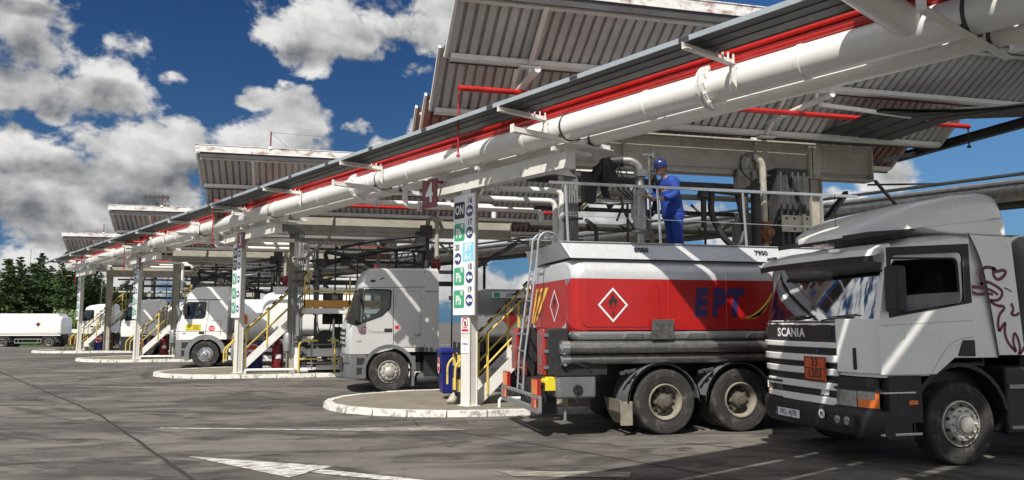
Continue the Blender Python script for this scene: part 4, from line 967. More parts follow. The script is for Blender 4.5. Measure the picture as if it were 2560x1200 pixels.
    mirror(c, .26, 1.90, 2.46, 1.46); 
    def defl(m):
        D = [(.28,2.97,2.90,.45),(.40,3.05,2.93,.70),(.75,3.21,2.97,.92),(1.15,3.35,3.01,1.08),(1.6,3.45,3.06,1.17),(1.95,3.49,3.11,1.20),(2.10,3.48,3.14,1.20),(2.17,3.42,3.15,1.20),(2.22,3.2,3.15,1.19)]; secs = []
        for d, zt, zb, hw in D:
            r = min(.16,(zt-zb)*.6); secs.append([(-d,a,b) for a, b in [(hw,zb),(hw,zt-r),(hw-.3*r,zt-.3*r),(hw-r,zt),(0,zt+.02),(-hw+r,zt),(-hw+.3*r,zt-.3*r),(-hw,zt-r),(-hw,zb)]])
        m.loft(secs)
    c.part('air_deflector', M['ptank'], defl, ang=50)
    c.part('deflector_base', M['ptank'], lambda m: m.prism([(-.95,2.99),(-1.2,2.935),(-1.5,2.915),(-2.26,2.90),(-2.24,3.145),(-1.5,3.06)], 'y', -1.2, 1.2), bev=.02)
    c.part('deflector_gap', M['black'], lambda m: m.prism([(-.3,2.86),(-.95,2.96),(-1.35,3.0),(-1.35,3.02),(-.3,2.93)], 'y', -1.0, 1.0), ang=0)
    def fair(m):
        m.plate([[(1.96,1.36),(2.37,1.36),(2.26,2.885),(1.60,2.90),(1.75,2.6),(1.86,2.1)]], lambda d, z: (-d,1.262,z)); m.plate([[(1.96,1.36),(2.37,1.36),(2.26,2.885),(1.60,2.90),(1.75,2.6),(1.86,2.1)]], lambda d, z: (-d,1.23,z))
        m.raw([(-2.37,1.23,1.36),(-2.26,1.23,2.885),(-2.26,1.262,2.885),(-2.37,1.262,1.36)], [(0,1,2,3)])
    c.part('side_fairing', M['ptank'], lambda m: m.prism([(-1.96,1.36),(-2.37,1.36),(-2.26,2.885),(-1.60,2.90),(-1.75,2.6),(-1.86,2.1)], 'y', -1.26, -1.23))
    f = c.part('side_fairing', M['ptank'], fair)
    c.part('fairing_gap', M['black'], lambda m: m.stroke(smooth([(1.58,2.92),(1.68,2.75),(1.78,2.5),(1.85,2.1),(1.95,1.34)]), .022, (0,1.264,0), EX, EZ, 0, .002), parent=f)
    gm = MB(); griffin(gm, c); gm.v = [(x+6.6,yy+.003,z) for x, yy, z in gm.v]; gm.build('griffin_emblem', M['maroon'], f, ang=0)
    # steps, arch, chassis
    c.part('step', M['alu'], lambda m: m.box(-.16,-.72,1.1,1.275,.40,.43), bev=.004); c.part('step', M['alu'], lambda m: m.box(-.20,-.66,1.1,1.27,.905,.925), bev=.004)
    c.part('marker_lamp', M['amber'], lambda m: m.box(-.55,-.68,1.25,1.272,.77,.82))
    for sg in (-1,1): c.part('wheel_arch', M['plastic'], lambda m: fender(m, -1.34, .52, .70, -10, 168, .55*sg, 1.25*sg, .05), ang=30)
    for sg in (-1,1): wheel(root, -1.33, sg*1.24, sg, .515, .31, 'front')
    chassis(root, -.6, -7)
    c.part('side_skirt', M['black'], lambda m: (m.box(-2.1,-3.9,.8,1.2,.35,1.2)), bev=.03)
    c.part('skirt_rail', M['grey'], lambda m: (m.box(-2.12,-3.9,1.2,1.24,.93,.98), m.box(-2.12,-3.9,1.2,1.24,.42,.46)))
    c.part('lower_front', M['black'], lambda m: (m.box(-.25,-1.9,-1.0,1.0,.6,1.15)))
    for y in (-.5,.35):
        c.part('wiper', M['black'], lambda m: (m.tube([c.F(y/1.245,1.80,.03), c.F((y+.5)/1.245,1.86,.04)], .012, 0, 5), m.tube([c.F((y+.1)/1.245,1.84,.035), c.F((y+.62)/1.245,1.88,.03)], .008, 0, 5)))
    c.part('antenna', M['black'], lambda m: (m.tube([(-.45,.15,2.8),(-.47,.15,3.55)], .004, 0, 4), m.lathe([(.03,2.72),(.02,2.8),(.001,2.82)], (-.45,.15,0), 'z', 0, 8)))
    # semi-trailer
    tr = thing('tank_trailer', 'grey tank semi trailer behind the griffin tractor at the right edge', 'tank trailer', (9.1,cy,0))
    sec = tank_sec(1.25,1.32,2.98,.5,.5,6); m = MB(); m.loft([[(x,p[0]*k,2.1+(p[1]-2.1)*k) for p in sec] for x, k in ((-.02,.8),(0,.93),(.05,.985),(.15,1),(9.5,1),(9.6,.9))]); m.build('tank', M['midgrey'], tr, ang=30)
    m = MB(); m.box(.6,9.3,-.5,.5,.95,1.32); m.box(4.0,4.2,-.9,.9,.2,1.0); m.build('frame', M['black'], tr, ang=0)
    for x in (5.6,6.9,8.2):
        for sg in (-1,1): wheel(tr, x, sg*1.25, sg, .515, .32, 'rear')
    for sg in (-1,1): wheel(root, -5.0, sg*1.24, sg, .515, .3, 'rear', True)
scania()

# ---------------------------------------------------------------- tractors further back
def tractor(label, X, Yc, prof, gi, win, body, spec):
    root = thing('tractor_unit', label, 'truck', (X,Yc,0), PI)
    c = Cab(root, prof, gi, wins=[rpoly(win,.06)], body=body, bow=spec.get('bow',.09), cr=.12)
    for sg in (-1,1):
        c.part('window', M['glass'], lambda m: c.side(m, [grow(rpoly(win,.06),-.01)], -.02, sg))
    wd, wr = spec['wd'], .515; by = spec['bumper']; bz0, bz1 = spec['bz']
    def bump(m):
        secs = []
        for i in range(21):
            t = -1.0+2.0*i/20; a = c.P(t,.04,1.2); y = t*1.25; secs.append([(a.x-.1,y,bz0),(a.x+.03,y,bz0),(a.x+.05,y,bz0+.1),(a.x+.03,y,bz1),(a.x-.1,y,bz1)])
        m.loft(secs)
        for sg in (-1,1): m.box(-.2,-wd+.58,sg*.95,sg*1.24,bz0,bz1)
    c.part('bumper', M[by], bump, ang=40)
    def steps(m):
        n = spec.get('steps',2)
        for k in range(n): z = bz0+.1+(bz1-bz0-.12)*k/n; m.box(-.22,-wd+.62,1.1,1.247,z,z+(bz1-bz0)/n-.12)
    c.part('step', M['black'], steps, bev=.01)
    for sg in (-1,1):
        h = c.part('headlight', M['lens'], lambda m: c.slab(m, .78*sg, 1.22*sg, spec['hz'][0], spec['hz'][1], .01, .055), ang=30, bev=.01)
        def arch(m): fender(m, -wd, .52, .60, spec.get('a0',-14), 176, .75*sg, 1.255*sg, spec.get('fth',.07))
        c.part('wheel_arch', M[spec.get('arch',by)], arch, ang=30)
        wheel(root, -wd, 1.235*sg, sg, wr, .30, 'front', rim=spec.get('rim','rim'))
        wheel(root, -wd-3.6, 1.23*sg, sg, wr, .30, 'rear', True)
    chassis(root, -.5, -6.2)
    c.part('underbody', M['black'], lambda m: (m.box(-.3,-wd-.3,-1.0,1.0,.55,1.12), m.box(-wd-.9,-wd-2.6,.6,1.15,.35,.9)))
    c.part('grille', M['black'], lambda m: (c.slab(m,-.9,.9,1.15,1.6,.0,.012), c.slab(m,-.8,.8,bz0+.18,bz1-.1,.04,.075)), ang=30)
    for z in (1.22,1.34,1.46): c.part('grille_bar', M[body], lambda m: c.slab(m,-.88,.88,z,z+.05,.0,.03), ang=30)
    mirror(c, spec['mir'][0], spec['mir'][1], spec['mir'][2], 1.40)
    def seams(m):
        for pts in spec['seams']: m.stroke(pts, .014, (0,1.2475,0), EX, EZ, 0, .0)
    sm_ = MB(); seams(sm_); sm_.v = [(x,c.sy(z)+.002,z) for x, y, z in sm_.v]; sm_.build('panel_seam', M['ink'], root, ang=0)
    c.part('door_handle', M['black'], lambda m: m.box(-spec['hd']+.1,-spec['hd']-.1,1.24,1.262,spec['hzd']-.045,spec['hzd']+.045), bev=.01)
    return root, c
def flank(c, name, mats, fn, parent=None):
    m = MB(); fn(m); m.v = [(x,c.sy(z)+.003+y,z) for x, y, z in m.v]; return m.build(name, mats, parent or c.root, ang=0)
O0 = (0,0,0)
def renault():
    prof = [(.03,.97),(.0,1.3),(.02,1.74),(.06,1.82),(.20,2.25),(.33,2.62),(.33,2.72),(.42,2.98),(.50,3.10),(.62,3.18),(.9,3.20),(2.41,3.21),(2.43,3.15),(2.43,1.12),(1.55,1.15),(1.2,1.08),(.7,.97)]
    win = [(.50,2.62),(1.19,2.61),(1.17,2.14),(.95,1.93),(.46,1.75)]
    root, c = tractor('silver sleeper tractor with a red beacon on the roof, nosing out behind the nearest island', .85, 21.55, prof, (3,5), win, 'psilver',
        dict(wd=1.16, bumper='gplastic', bz=(.36,.96), hz=(.74,.92), mir=(.30,1.80,2.50), hd=1.12, hzd=1.57, fth=.09, seams=[[(1.25,2.64),(1.24,1.9),(1.26,1.16)],[(2.06,3.14),(2.06,1.16)],[(.42,2.66),(2.06,2.69)],[(2.07,2.58),(2.42,2.58)]]))
    flank(c, 'pillar_panel', M['plastic'], lambda m: m.plate([[(.06,1.76),(.34,2.62),(.36,2.64),(.49,2.64),(.44,1.72),(.30,1.68)]], lambda d, z: (-d,0,z)))
    flank(c, 'lettering', [M['rubyred'], M['paper'], M['inkg'], M['ink'], M['black']], lambda m: (m.plate([[(.36,1.50),(.57,1.50),(.57,1.575),(.36,1.575)]], lambda d, z: (-d,0,z), 0), m.text('ORLEN', .062, (-.465,.002,1.538), EX, EZ, 1, .002, .0),
        m.text('Transport', .115, (-.60,.0,1.53), EX, EZ, 2, .002, .0, 'LEFT'), m.text('C007', .085, (-1.88,0,1.44), EX, EZ, 3, .001, 0), m.stroke(smooth([(.44,1.60),(.50,1.65),(.56,1.66)]), .02, O0, EX, EZ, 0, 0), m.stroke(smooth([(.50,1.65),(.56,1.64),(.58,1.60)]), .015, O0, EX, EZ, 0, 0),
        m.plate([[(1.29,1.60),(1.40,1.60),(1.40,1.69),(1.29,1.69)]], lambda d, z: (-d,0,z), 0), m.plate([[(.33,1.27),(.47,1.27),(.47,1.31),(.33,1.31)]], lambda d, z: (-d,0,z), 2), m.plate([rpoly([(.65,2.80),(.78,2.80),(.78,2.86),(.65,2.86)],.025)], lambda d, z: (-d,0,z), 4)))
    flank(c, 'side_recess', M['inkg'], lambda m: m.stroke(rpoly([(1.30,2.58),(1.95,2.58),(1.95,1.5),(1.85,1.36),(1.30,1.36)],.12), .01, O0, EX, EZ, 0, 0, True))
    c.part('beacon', M['redlens'], lambda m: m.lathe([(.07,3.19),(.07,3.27),(.05,3.30),(.001,3.30)], (-.85,.6,0), 'z', 0, 14), ang=30)
    c.part('hood_grip', M['black'], lambda m: m.tube([(-.86,1.16,2.84),(-.98,1.22,2.92)], .015, 0, 6))
    c.part('air_tank', M['dark'], lambda m: m.lathe([(.001,1.85),(.14,1.87),(.16,1.92),(.16,2.40),(.14,2.45),(.001,2.47)], (0,1.0,.32), 'x', 0, 20), ang=35)
    for o in [q for q in COL.objects if q.parent == root and q.name.startswith('air_tank')]: o.scale = (-1,1,1)
    c.part('mudguard', M['gplastic'], lambda m: m.prism([(-1.75,.92),(-1.83,.90),(-1.80,.15),(-1.74,.15)], 'y', .8, 1.25))
    tr = thing('tank_trailer', 'dark grey tank trailer with a green and white sign behind the nearest stairs', 'tank trailer', (4.35,21.55,0))
    sec = tank_sec(1.25,1.2,2.68,.5,.5,6); m = MB(); m.loft([[(x,p[0]*k,1.95+(p[1]-1.95)*k) for p in sec] for x, k in ((-.04,.6),(0,.84),(.08,.94),(.22,.99),(.4,1),(9.5,1),(9.6,.9))]); tk = m.build('tank', M['midgrey'], tr, ang=30)
    m = MB(); m.box(.35,1.5,-1.27,-1.24,2.42,2.58); m.box(.40,.56,-1.275,-1.27,2.44,2.56,1); m.text('LDP', .13, (.85,-1.271,2.5), (1,0,0), EZ, 2, .004, .003, shear=.2); m.build('sign', [M['paper'], M['green'], M['ink']], tk, ang=0)
    m = MB(); m.plate([[(.85,1.62),(1.09,1.86),(.85,2.1),(.61,1.86)]], lambda a, z: (a,-1.258,z)); m.build('hazard_placard', M['darkred'], tk, ang=0)
    m = MB(); m.box(.3,9.3,-.5,.5,.95,1.2); m.build('frame', M['black'], tr, ang=0)
    for x in (5.6,6.9,8.2):
        for sg in (-1,1): wheel(tr, x, sg*1.25, sg, .515, .32, 'rear')
renault()
def merc():
    prof = [(.02,1.09),(.0,1.35),(.04,1.72),(.10,1.80),(.23,2.22),(.36,2.62),(.37,2.70),(.46,2.90),(.56,3.04),(.74,3.15),(1.0,3.18),(1.97,3.20),(1.99,3.12),(1.98,1.10),(1.75,1.10),(.7,1.09)]
    win = [(.48,2.56),(1.19,2.56),(1.17,2.02),(1.10,1.92),(.40,1.90)]
    root, c = tractor('white sleeper tractor with yellow sticker and a driver at the open window', -5.12, 34.05, prof, (3,5), win, 'ptank',
        dict(wd=1.22, bumper='midgrey', arch='midgrey', bz=(.36,1.08), hz=(.52,.72), mir=(.44,2.02,2.5), hd=1.05, hzd=1.36, fth=.17, a0=-20, rim='chrome', seams=[[(1.29,2.62),(1.27,2.0),(1.20,1.46),(1.18,1.12)],[(.19,1.75),(.2,1.1)],[(1.40,1.85),(1.75,1.85),(1.75,1.25)],[(.02,1.42),(1.95,1.42)]]))
    flank(c, 'trim_strip', M['black'], lambda m: (m.stroke([(.40,2.64),(1.72,2.66)], .035, O0, EX, EZ, 0, 0), m.stroke(smooth([(.12,1.80),(.22,1.95),(.40,2.52),(.46,2.63)]), .04, O0, EX, EZ, 0, 0)))
    flank(c, 'sticker', [M['signy'], M['ink'], M['rubyred'], M['paper']], lambda m: (m.plate([[(.46,1.45),(1.02,1.44),(1.02,1.69),(.46,1.70)]], lambda d, z: (-d,0,z), 0), m.text('EP', .15, (-.60,.002,1.61), EX, EZ, 1, .006, 0), *[m.stroke([(a,b),(a+w,b)], .012, (0,.002,0), EX, EZ, 1, 0) for a, b, w in ((.74,1.65,.22),(.74,1.61,.2),(.74,1.57,.23),(.49,1.49,.18),(.72,1.49,.26),(.74,1.53,.2))],
        m.text('1841', .06, (-.42,0,1.33), EX, EZ, 1, .003, 0)))
    flank(c, 'round_sticker', [M['rubyred'], M['paper']], lambda m: (m.lathe([(.001,0),(.115,0)], (-1.42,0,1.53), 'y', 0, 24), m.stroke([(1.33,1.55),(1.51,1.55)], .02, (0,.002,0), EX, EZ, 1, 0), m.stroke([(1.34,1.50),(1.50,1.50)], .02, (0,.002,0), EX, EZ, 1, 0)))
    c.part('side_tank', M['grey'], lambda m: m.box(-2.15,-2.75,.95,1.22,.35,.95), bev=.05)
    # driver
    p = thing('person', 'driver in an orange top sitting at the window of the white sleeper tractor', 'person', (-4.2,33.35,1.55))
    m = MB(); m.ell((.12,0,.25), (.17,.24,.36), 0); m.tube([(.05,-.2,.45),(-.10,-.33,.25),(-.32,-.30,.28)], [.08,.06,.045], 0, 8); m.tube([(.08,0,.55),(.06,0,.68)], .06, 0, 8); m.ell((.04,0,.80), (.10,.085,.135), 0); m.ell((-.065,0,.79),(.02,.018,.025),0,6,4)
    b = m.build('body', M['skin'], p, ang=60); m = MB(); m.ell((.12,0,.24), (.185,.255,.36), 0); m.tube([(.05,-.2,.47),(-.06,-.30,.28)], [.10,.08], 0, 8); m.build('shirt', M['vest'], p, ang=60)
    m = MB(); m.ell((.07,0,.85), (.10,.093,.11), 0); m.build('hair', M['hair'], p, ang=60)
    # tanks behind
    tr = thing('tank_trailer', 'white tank with dark stripes and an orange letter right behind the sleeper cab', 'tank trailer', (-2.85,34.05,0))
    m = MB(); m.lathe([(.5,-.02),(.8,.02),(.9,.10),(.92,.2),(.92,1.05)], (0,0,1.8), 'x', 0, 36, cap=True); tk = m.build('tank', M['ptank'], tr, ang=40)
    m = MB()
    for i in range(7):
        P = [];
        for k in range(13): t = k/12; a = R(100-75*t**1.3-2*i); P.append((.12+.13*i+.55*t*t*(1-i*.06), -.923*math.cos(a-0)*1.0, 1.8+.923*math.sin(a)))
        for a, b in zip(P, P[1:]): m.bar((a[0],-abs(a[1]) if a[1] < 0 else -a[1],a[2]), (b[0],-b[1],b[2]), .03, .006)
    m.build('stripes', M['ink'], tk, ang=0)
    m = MB(); m.text('n', .75, (.28,-.93,1.95), (1,0,0), EZ, 0, .03, .004); m.build('lettering', M['vest'], tk, ang=0)
    m = MB(); m.box(-.4,5.5,-.5,.5,.85,1.0); m.box(-.2,3,-1.15,-1.05,.6,.75,1); m.box(-.2,3,-1.15,-1.05,.3,.45,1); m.build('frame', [M['black'], M['ptank']], tr, ang=0)
    t2 = thing('tank_trailer', 'big plain white tank with a domed front, behind the stairs of the second island', 'tank trailer', (-1.9,34.05,0))
    m = MB(); sec = tank_sec(1.25,1.2,3.0,.55,.6,6); m.loft([[(x,p[0]*k,2.1+(p[1]-2.1)*k) for p in sec] for x, k in ((-.06,.3),(0,.62),(.1,.82),(.25,.94),(.45,.99),(.6,1),(4.6,1),(4.7,.9))]); m.build('tank', M['ptank'], t2, ang=30)
    m = MB(); m.box(.45,4.6,-1.1,-1.05,2.95,3.2); m.box(.45,4.6,1.05,1.1,2.95,3.2); m.build('coaming', M['grey'], t2, ang=0)
    m = MB(); m.box(.5,2.4,-1.2,-1.1,.5,1.1); m.build('side_guard', M['ptank'], t2, ang=0)
    for x in (2.9,4.1):
        for sg in (-1,1): wheel(t2, x, sg*1.25, sg, .515, .32, 'rear')
merc()
def w4():
    prof = [(.03,1.04),(.0,1.35),(.02,1.74),(.07,1.84),(.19,2.22),(.32,2.58),(.38,2.72),(.6,2.84),(1.1,2.93),(1.85,2.97),(1.93,2.85),(1.98,1.8),(1.96,1.1),(1.7,1.08),(.7,1.04)]
    win = [(.42,2.54),(.94,2.54),(.96,1.95),(.90,1.9),(.34,1.84)]
    root, c = tractor('white day cab tractor waiting between the third and fourth island posts', -9.45, 45.05, prof, (3,5), win, 'ptank',
        dict(wd=1.3, bumper='plastic', bz=(.32,1.03), hz=(.62,.8), mir=(.32,1.9,2.4), hd=.85, hzd=1.5, seams=[[(1.05,2.6),(1.05,1.1)],[(.1,1.74),(1.95,1.74)]]))
    flank(c, 'lower_door', M['ptank'], lambda m: m.plate([[(.3,1.1),(.95,1.1),(.95,1.3),(.3,1.3)]], lambda d, z: (-d,.001,z)))
    tr = thing('tank_trailer', 'grey tank trailer with black fittings behind the white day cab', 'tank trailer', (-7.3,45.05,0))
    sec = tank_sec(1.22,1.2,2.85,.7,.6,6); m = MB(); m.loft([[(x,p[0]*k,2.0+(p[1]-2.0)*k) for p in sec] for x, k in ((-.04,.5),(0,.8),(.15,.95),(.35,1),(7.5,1),(7.6,.9))]); m.build('tank', M['silver'], tr, ang=30)
    m = MB()
    for i in range(7): m.tube([(.1+i*.14,-1.0,2.75),(.15+i*.14,-1.28,2.2),(.1+i*.14,-1.27,1.5)], .02, 0, 5)
    m.build('hose_rack', M['black'], tr, ang=0); m = MB(); m.box(-.3,7,-.5,.5,.85,1.2); m.build('frame', M['black'], tr, ang=0)
    for x in (4.6,5.9):
        for sg in (-1,1): wheel(tr, x, sg*1.22, sg, .515, .3, 'rear')
    w5 = dup(root); w5.location = (-14.35,56.7,gh(-14,56)); w5['label'] = 'distant white truck beyond the last post, half hidden by the stairs'
w4()
def drawbar(label, loc, rz):
    root = thing('tank_trailer', label, 'tank trailer', loc, rz, group='white tank trailers parked by the trees')
    sec = tank_sec(1.2,1.15,2.75,.45,.35,5); m = MB(); m.loft([[(x,p[0]*k,1.95+(p[1]-1.95)*k) for p in sec] for x, k in ((-3.0,.5),(-2.97,.82),(-2.85,.95),(-2.7,1),(2.6,1),(2.85,.93),(2.9,.8))]); tk = m.build('tank', M['ptank'], root, ang=30)
    m = MB(); m.prism([(-2.7,2.7),(-2.5,3.02),(2.45,3.02),(2.6,2.7)], 'y', -.85, .85); m.build('coaming', M['ptank'], root, ang=0)
    m = MB(); m.box(-2.6,2.9,-1.22,-1.1,1.08,1.17); m.box(-2.6,2.9,1.1,1.22,1.08,1.17); m.build('rail', M['ptank'], root, ang=0)
    m = MB(); m.lathe([(.001,-3.25),(.42,-3.25),(.45,-3.2),(.45,-2.9)], (0,-.55,1.5), 'x', 0, 20); m.build('hose_locker', M['ptank'], root, ang=40)
    m = MB(); m.plate([[(1.0,1.85),(1.22,2.07),(1.0,2.29),(.78,2.07)]], lambda a, z: (a,-1.204,z)); m.build('hazard_placard', M['darkred'], tk, ang=0)
    m = MB(); m.box(-2.8,2.8,-.5,.5,.8,1.15); m.bar((-2.8,0,.7),(-4.6,0,.7),.15,.12); m.build('chassis', M['black'], root, ang=0)
    m = MB(); m.box(-.9,1.3,-1.2,-1.16,.75,.83); m.box(-.9,1.3,-1.2,-1.16,.42,.5)
    for x in (-.9,-.6,1.0,1.26): m.box(x,x+.05,-1.19,-1.15,.42,.83)
    m.build('side_guard', M['grey'], root, ang=0)
    for x in (-1.9,1.95):
        for sg in (-1,1): wheel(root, x, sg*1.2, sg, .5, .3, 'rear', True)
        m = MB(); fender(m, x, .5, .6, 0, 180, -1.2, -.6, .03); m.build('fender', M['gplastic'], root, ang=30)
    return root
d1 = drawbar('white drawbar tank trailer parked in front of the trees at the left', (-23.9,78.6,gh(-24.6,78.6)), R(-8))
d2 = dup(d1); d2.location = (-31.0,79.6,gh(-31.3,79.4)); d2['label'] = 'white tank cut off by the left edge, in front of the trees'
# ------------------------------------------------------------------ signs on the posts
def lane_sign(k, rows, label):
    o = P4 + S*k
    root = thing('lane_sign', label, 'sign', tuple(o-QH*.125+V((0,0,1.92))), rz=0, group='lane signs on the island posts')
    ex, nz = -RH, -QH
    # local frame: u towards the camera end of the rack, v up, off the post face
    def f(u, v, w=0): return ex*u + nz*w + V((0,0,v))
    mb = MB()
    a, b, c, d = f(-.36,0), f(.36,0), f(.36,2.44), f(-.36,2.44); t = nz*.03
    mb.raw([a,b,c,d,a+t,b+t,c+t,d+t], [(3,2,1,0),(4,5,6,7),(0,1,5,4),(1,2,6,5),(2,3,7,6),(3,0,4,7)])
    for u, v in ((-.3,.09),(.3,.09),(-.3,2.35),(.3,2.35)): mb.lathe([(.012,.0),(.001,.001)], (0,0,0), 'z', 1, 6); 
    bd = mb.build('board', [M['paper'], M['grey']], root, ang=0)
    W = .033
    def rp(u0, u1, v0, v1, r, m, w=W): g.plate([rpoly([(u0,v0),(u1,v0),(u1,v1),(u0,v1)], r)], lambda u, v: f(u,v,w), m)
    def disc(u, v, r, m, w=W): g.plate([[(u+r*math.cos(2*PI*i/20), v+r*math.sin(2*PI*i/20)) for i in range(20)]], lambda a, b: f(a,b,w), m)
    def arrow(u, v, s): g.plate([[(u-s*.10,v),(u-s*.01,v+.07),(u-s*.01,v+.03),(u+s*.10,v+.03),(u+s*.10,v-.03),(u-s*.01,v-.03),(u-s*.01,v-.07)][::s]], lambda a, b: f(a,b,W+.003), 0)
    g = MB()
    for v, kind, num in rows:
        if kind == 'JET':
            if num: g.text(num, .17, f(-.22,v+.17,W), ex, EZ, 1, .004, .002, sx=.9)
            disc(-.20,v-.06,.12,2); arrow(-.20,v-.06,-1); rp(-.03,.34,v-.13,v+.25,.01,4)
            g.text('JET', .19, f(.155,v+.15,W), ex, EZ, 0, .008, .003, sx=.85); g.text('A-1', .19, f(.155,v-.04,W), ex, EZ, 0, .008, .003, sx=.85); continue
        if num: g.text(num, .17, f(.21,v+.20,W), ex, EZ, 1, .004, .002, sx=.9)
        disc(.20,v-.01,.12,2); arrow(.20,v-.01,1)
        if kind == 'ON': rp(-.33,.03,v-.14,v+.2,.05,1); g.text('ON', .26, f(-.15,v+.03,W), ex, EZ, 0, .008, .003, sx=.72)
        else:
            rp(-.33,.03,v-.16,v+.2,.05,3); g.text('Pb', .26, f(-.165,v-.01,W), ex, EZ, 0, .006, .003, sx=.75); g.text(kind, .12, f(-.055,v+.135,W), ex, EZ, 0, .004, .003, sx=.8)
    g.build('pictograms', [M['paper'], M['ink'], M['signblue'], M['green'], M['cyan']], bd, ang=0)
    return root
RW = [(2.10,'ON','16'),(1.66,'98','17'),(1.20,'JET','20'),(.76,'95','18'),(.30,'95','19')]
lane_sign(0, RW, 'tall white lane sign reading ON, Pb and JET with numbers 16 to 20')
lane_sign(1, [(2.10,'ON',''),(1.70,'ON',''),(1.26,'98',''),(.78,'95',''),(.30,'95','')], 'tall lane sign with three green squares on the post before the yellow sticker cab')
lane_sign(2, [(2.10,'ON',''),(1.70,'ON',''),(1.26,'ON',''),(.78,'95',''),(.30,'95','')], 'narrow looking lane sign on the third post, in front of the white day cab')
lane_sign(3, [(2.10,'98',''),(1.66,'ON',''),(1.2,'ON',''),(.76,'95',''),(.30,'ON','')], 'lane sign on the farthest post beside the trees')
def number_plate(k, digit, s, label):
    o = P4 + S*k; root = thing('bay_number', label, 'sign', tuple(o+RH*s-QH*(.42 if k == 0 else .14)+V((0,0,4.24 if k == 0 else 4.18))), group='red bay number plates on the posts')
    ex, nz = -RH, -QH; mb = MB(); f = lambda u, v, w=0: ex*u+nz*w+V((0,0,v))
    h = .60 if k == 0 else .52; a, b, c, d = f(-.28,.52-h), f(.28,.52-h), f(.28,.52), f(-.28,.52); t = nz*.02
    mb.raw([a,b,c,d,a+t,b+t,c+t,d+t], [(3,2,1,0),(4,5,6,7),(0,1,5,4),(1,2,6,5),(2,3,7,6),(3,0,4,7)], 0)
    if k == 0: mb.bar(f(0,.5,-.02), f(0,.5,-.42), .05, .05, 0)
    mb.text(digit,   .56 if k == 0 else .5, f(0,.52-h/2,.02), ex, EZ, 1, .012, .004); mb.build('plate', [M['darkred'] if k == 0 else M['darkred'], M['paper']], root, ang=0)
for k, dg, s, lb in ((0,'4',.85,'dark red plate with a white number 4 beside the nearest lane sign'),(1,'3',-.25,'dark red plate with number 3 on top of the second post'),(2,'2',-.25,'dark red plate with number 2 on top of the third post')): number_plate(k, dg, s, lb)
def notice(k, label):
    o = P4+S*k; root = thing('safety_notice', label, 'sign', tuple(o-QH*.102+V((0,0,1.9))), group='small notices under the lane signs')
    ex, nz = -RH, -QH; f = lambda u, v, w=0: ex*u+nz*w+V((0,0,v)); g = MB()
    for v0, v1 in ((-.34,-.02),(-.74,-.48)):
        a, b, c, d = f(-.14,v0), f(.14,v0), f(.14,v1), f(-.14,v1); t = nz*.008; g.raw([a,b,c,d,a+t,b+t,c+t,d+t], [(3,2,1,0),(4,5,6,7),(0,1,5,4),(1,2,6,5),(2,3,7,6),(3,0,4,7)], 0)
    ring = [(.095*math.cos(2*PI*i/20), -.14+.095*math.sin(2*PI*i/20)) for i in range(20)]
    g.plate([grow(ring,.012), grow(ring,-.012)], lambda u, v: f(u,v,.011), 1); g.plate([[(-.07,-.08),(-.06,-.07),(.07,-.20),(.06,-.21)]], lambda u, v: f(u,v,.012), 1)
    g.plate([[(-.02,-.2),(.03,-.2),(.04,-.13),(.0,-.09),(-.03,-.13)]], lambda u, v: f(u,v,.010), 2); g.plate([[(-.11,-.31),(.11,-.31),(.11,-.26),(-.11,-.26)]], lambda u, v: f(u,v,.011), 1)
    g.text('STREFA', .06, f(0,-.56,.009), ex, EZ, 2, .001, .002); g.text('1', .09, f(0,-.66,.009), ex, EZ, 2, .001, .002)
    g.build('notice', [M['paper'], M['rubyred'], M['ink']], root, ang=0)
notice(0, 'small prohibition sign and STREFA 1 plate under the nearest lane sign')

# ------------------------------------------------------------------ stairs up to the loading platforms
def stairs(k, label, x0=3.3, y0=15.75, w=.85, rise=2.35):
    root = thing('access_stairs', label, 'stairs', tuple(V((x0,y0,.118))+S*k), group='yellow railed stairs on the islands')
    run = rise
    for yy in (0, w):
        mb = MB(); mb.bar((-.05,yy,-.0),(run,yy,rise), .03, .24); mb.build('stringer', M['white'], root, ang=0)
    n = 10
    for i in range(n):
        z = rise*(i+1)/(n+.5); mb = MB(); mb.box(z-.16,z+.10,.02,w-.02,z-.03,z); mb.build('tread', M['grey'], root, ang=0)
    for yy in (-.02, w+.02):
        hr = MB(); hr.tube([(-.42,yy,.35),(-.42,yy,.78),(-.22,yy,.98),(run-.1,yy,rise+.98)], .024, 0, 8, fil=.12)
        hr.tube([(-.05,yy,.50),(run-.1,yy,rise+.48)], .02, 0, 8)
        for i in range(4): x = .25+i*.66; hr.bar((x,yy,x-.06),(x,yy,x+1.2), .05, .04)
        for i in range(11):
            a = .05+i*.2; hr.tube([(a,yy,a+1.2),(a+.10,yy,a+1.3)], .0265, 1, 8)
        hr.build('handrail', [M['yellow'], M['black']], root, ang=40)
    return root
stairs(0, 'grey steps with yellow handrails rising behind the nearest lane sign')
stairs(1, 'steps with yellow and black handrails in front of the plain white tank', 3.1, 15.6)
stairs(2, 'steps with handrails between the day cab and the yellow sticker cab', 3.1, 15.6)
stairs(3, 'farthest steps with pale handrails by the grass patch', 3.1, 15.6)

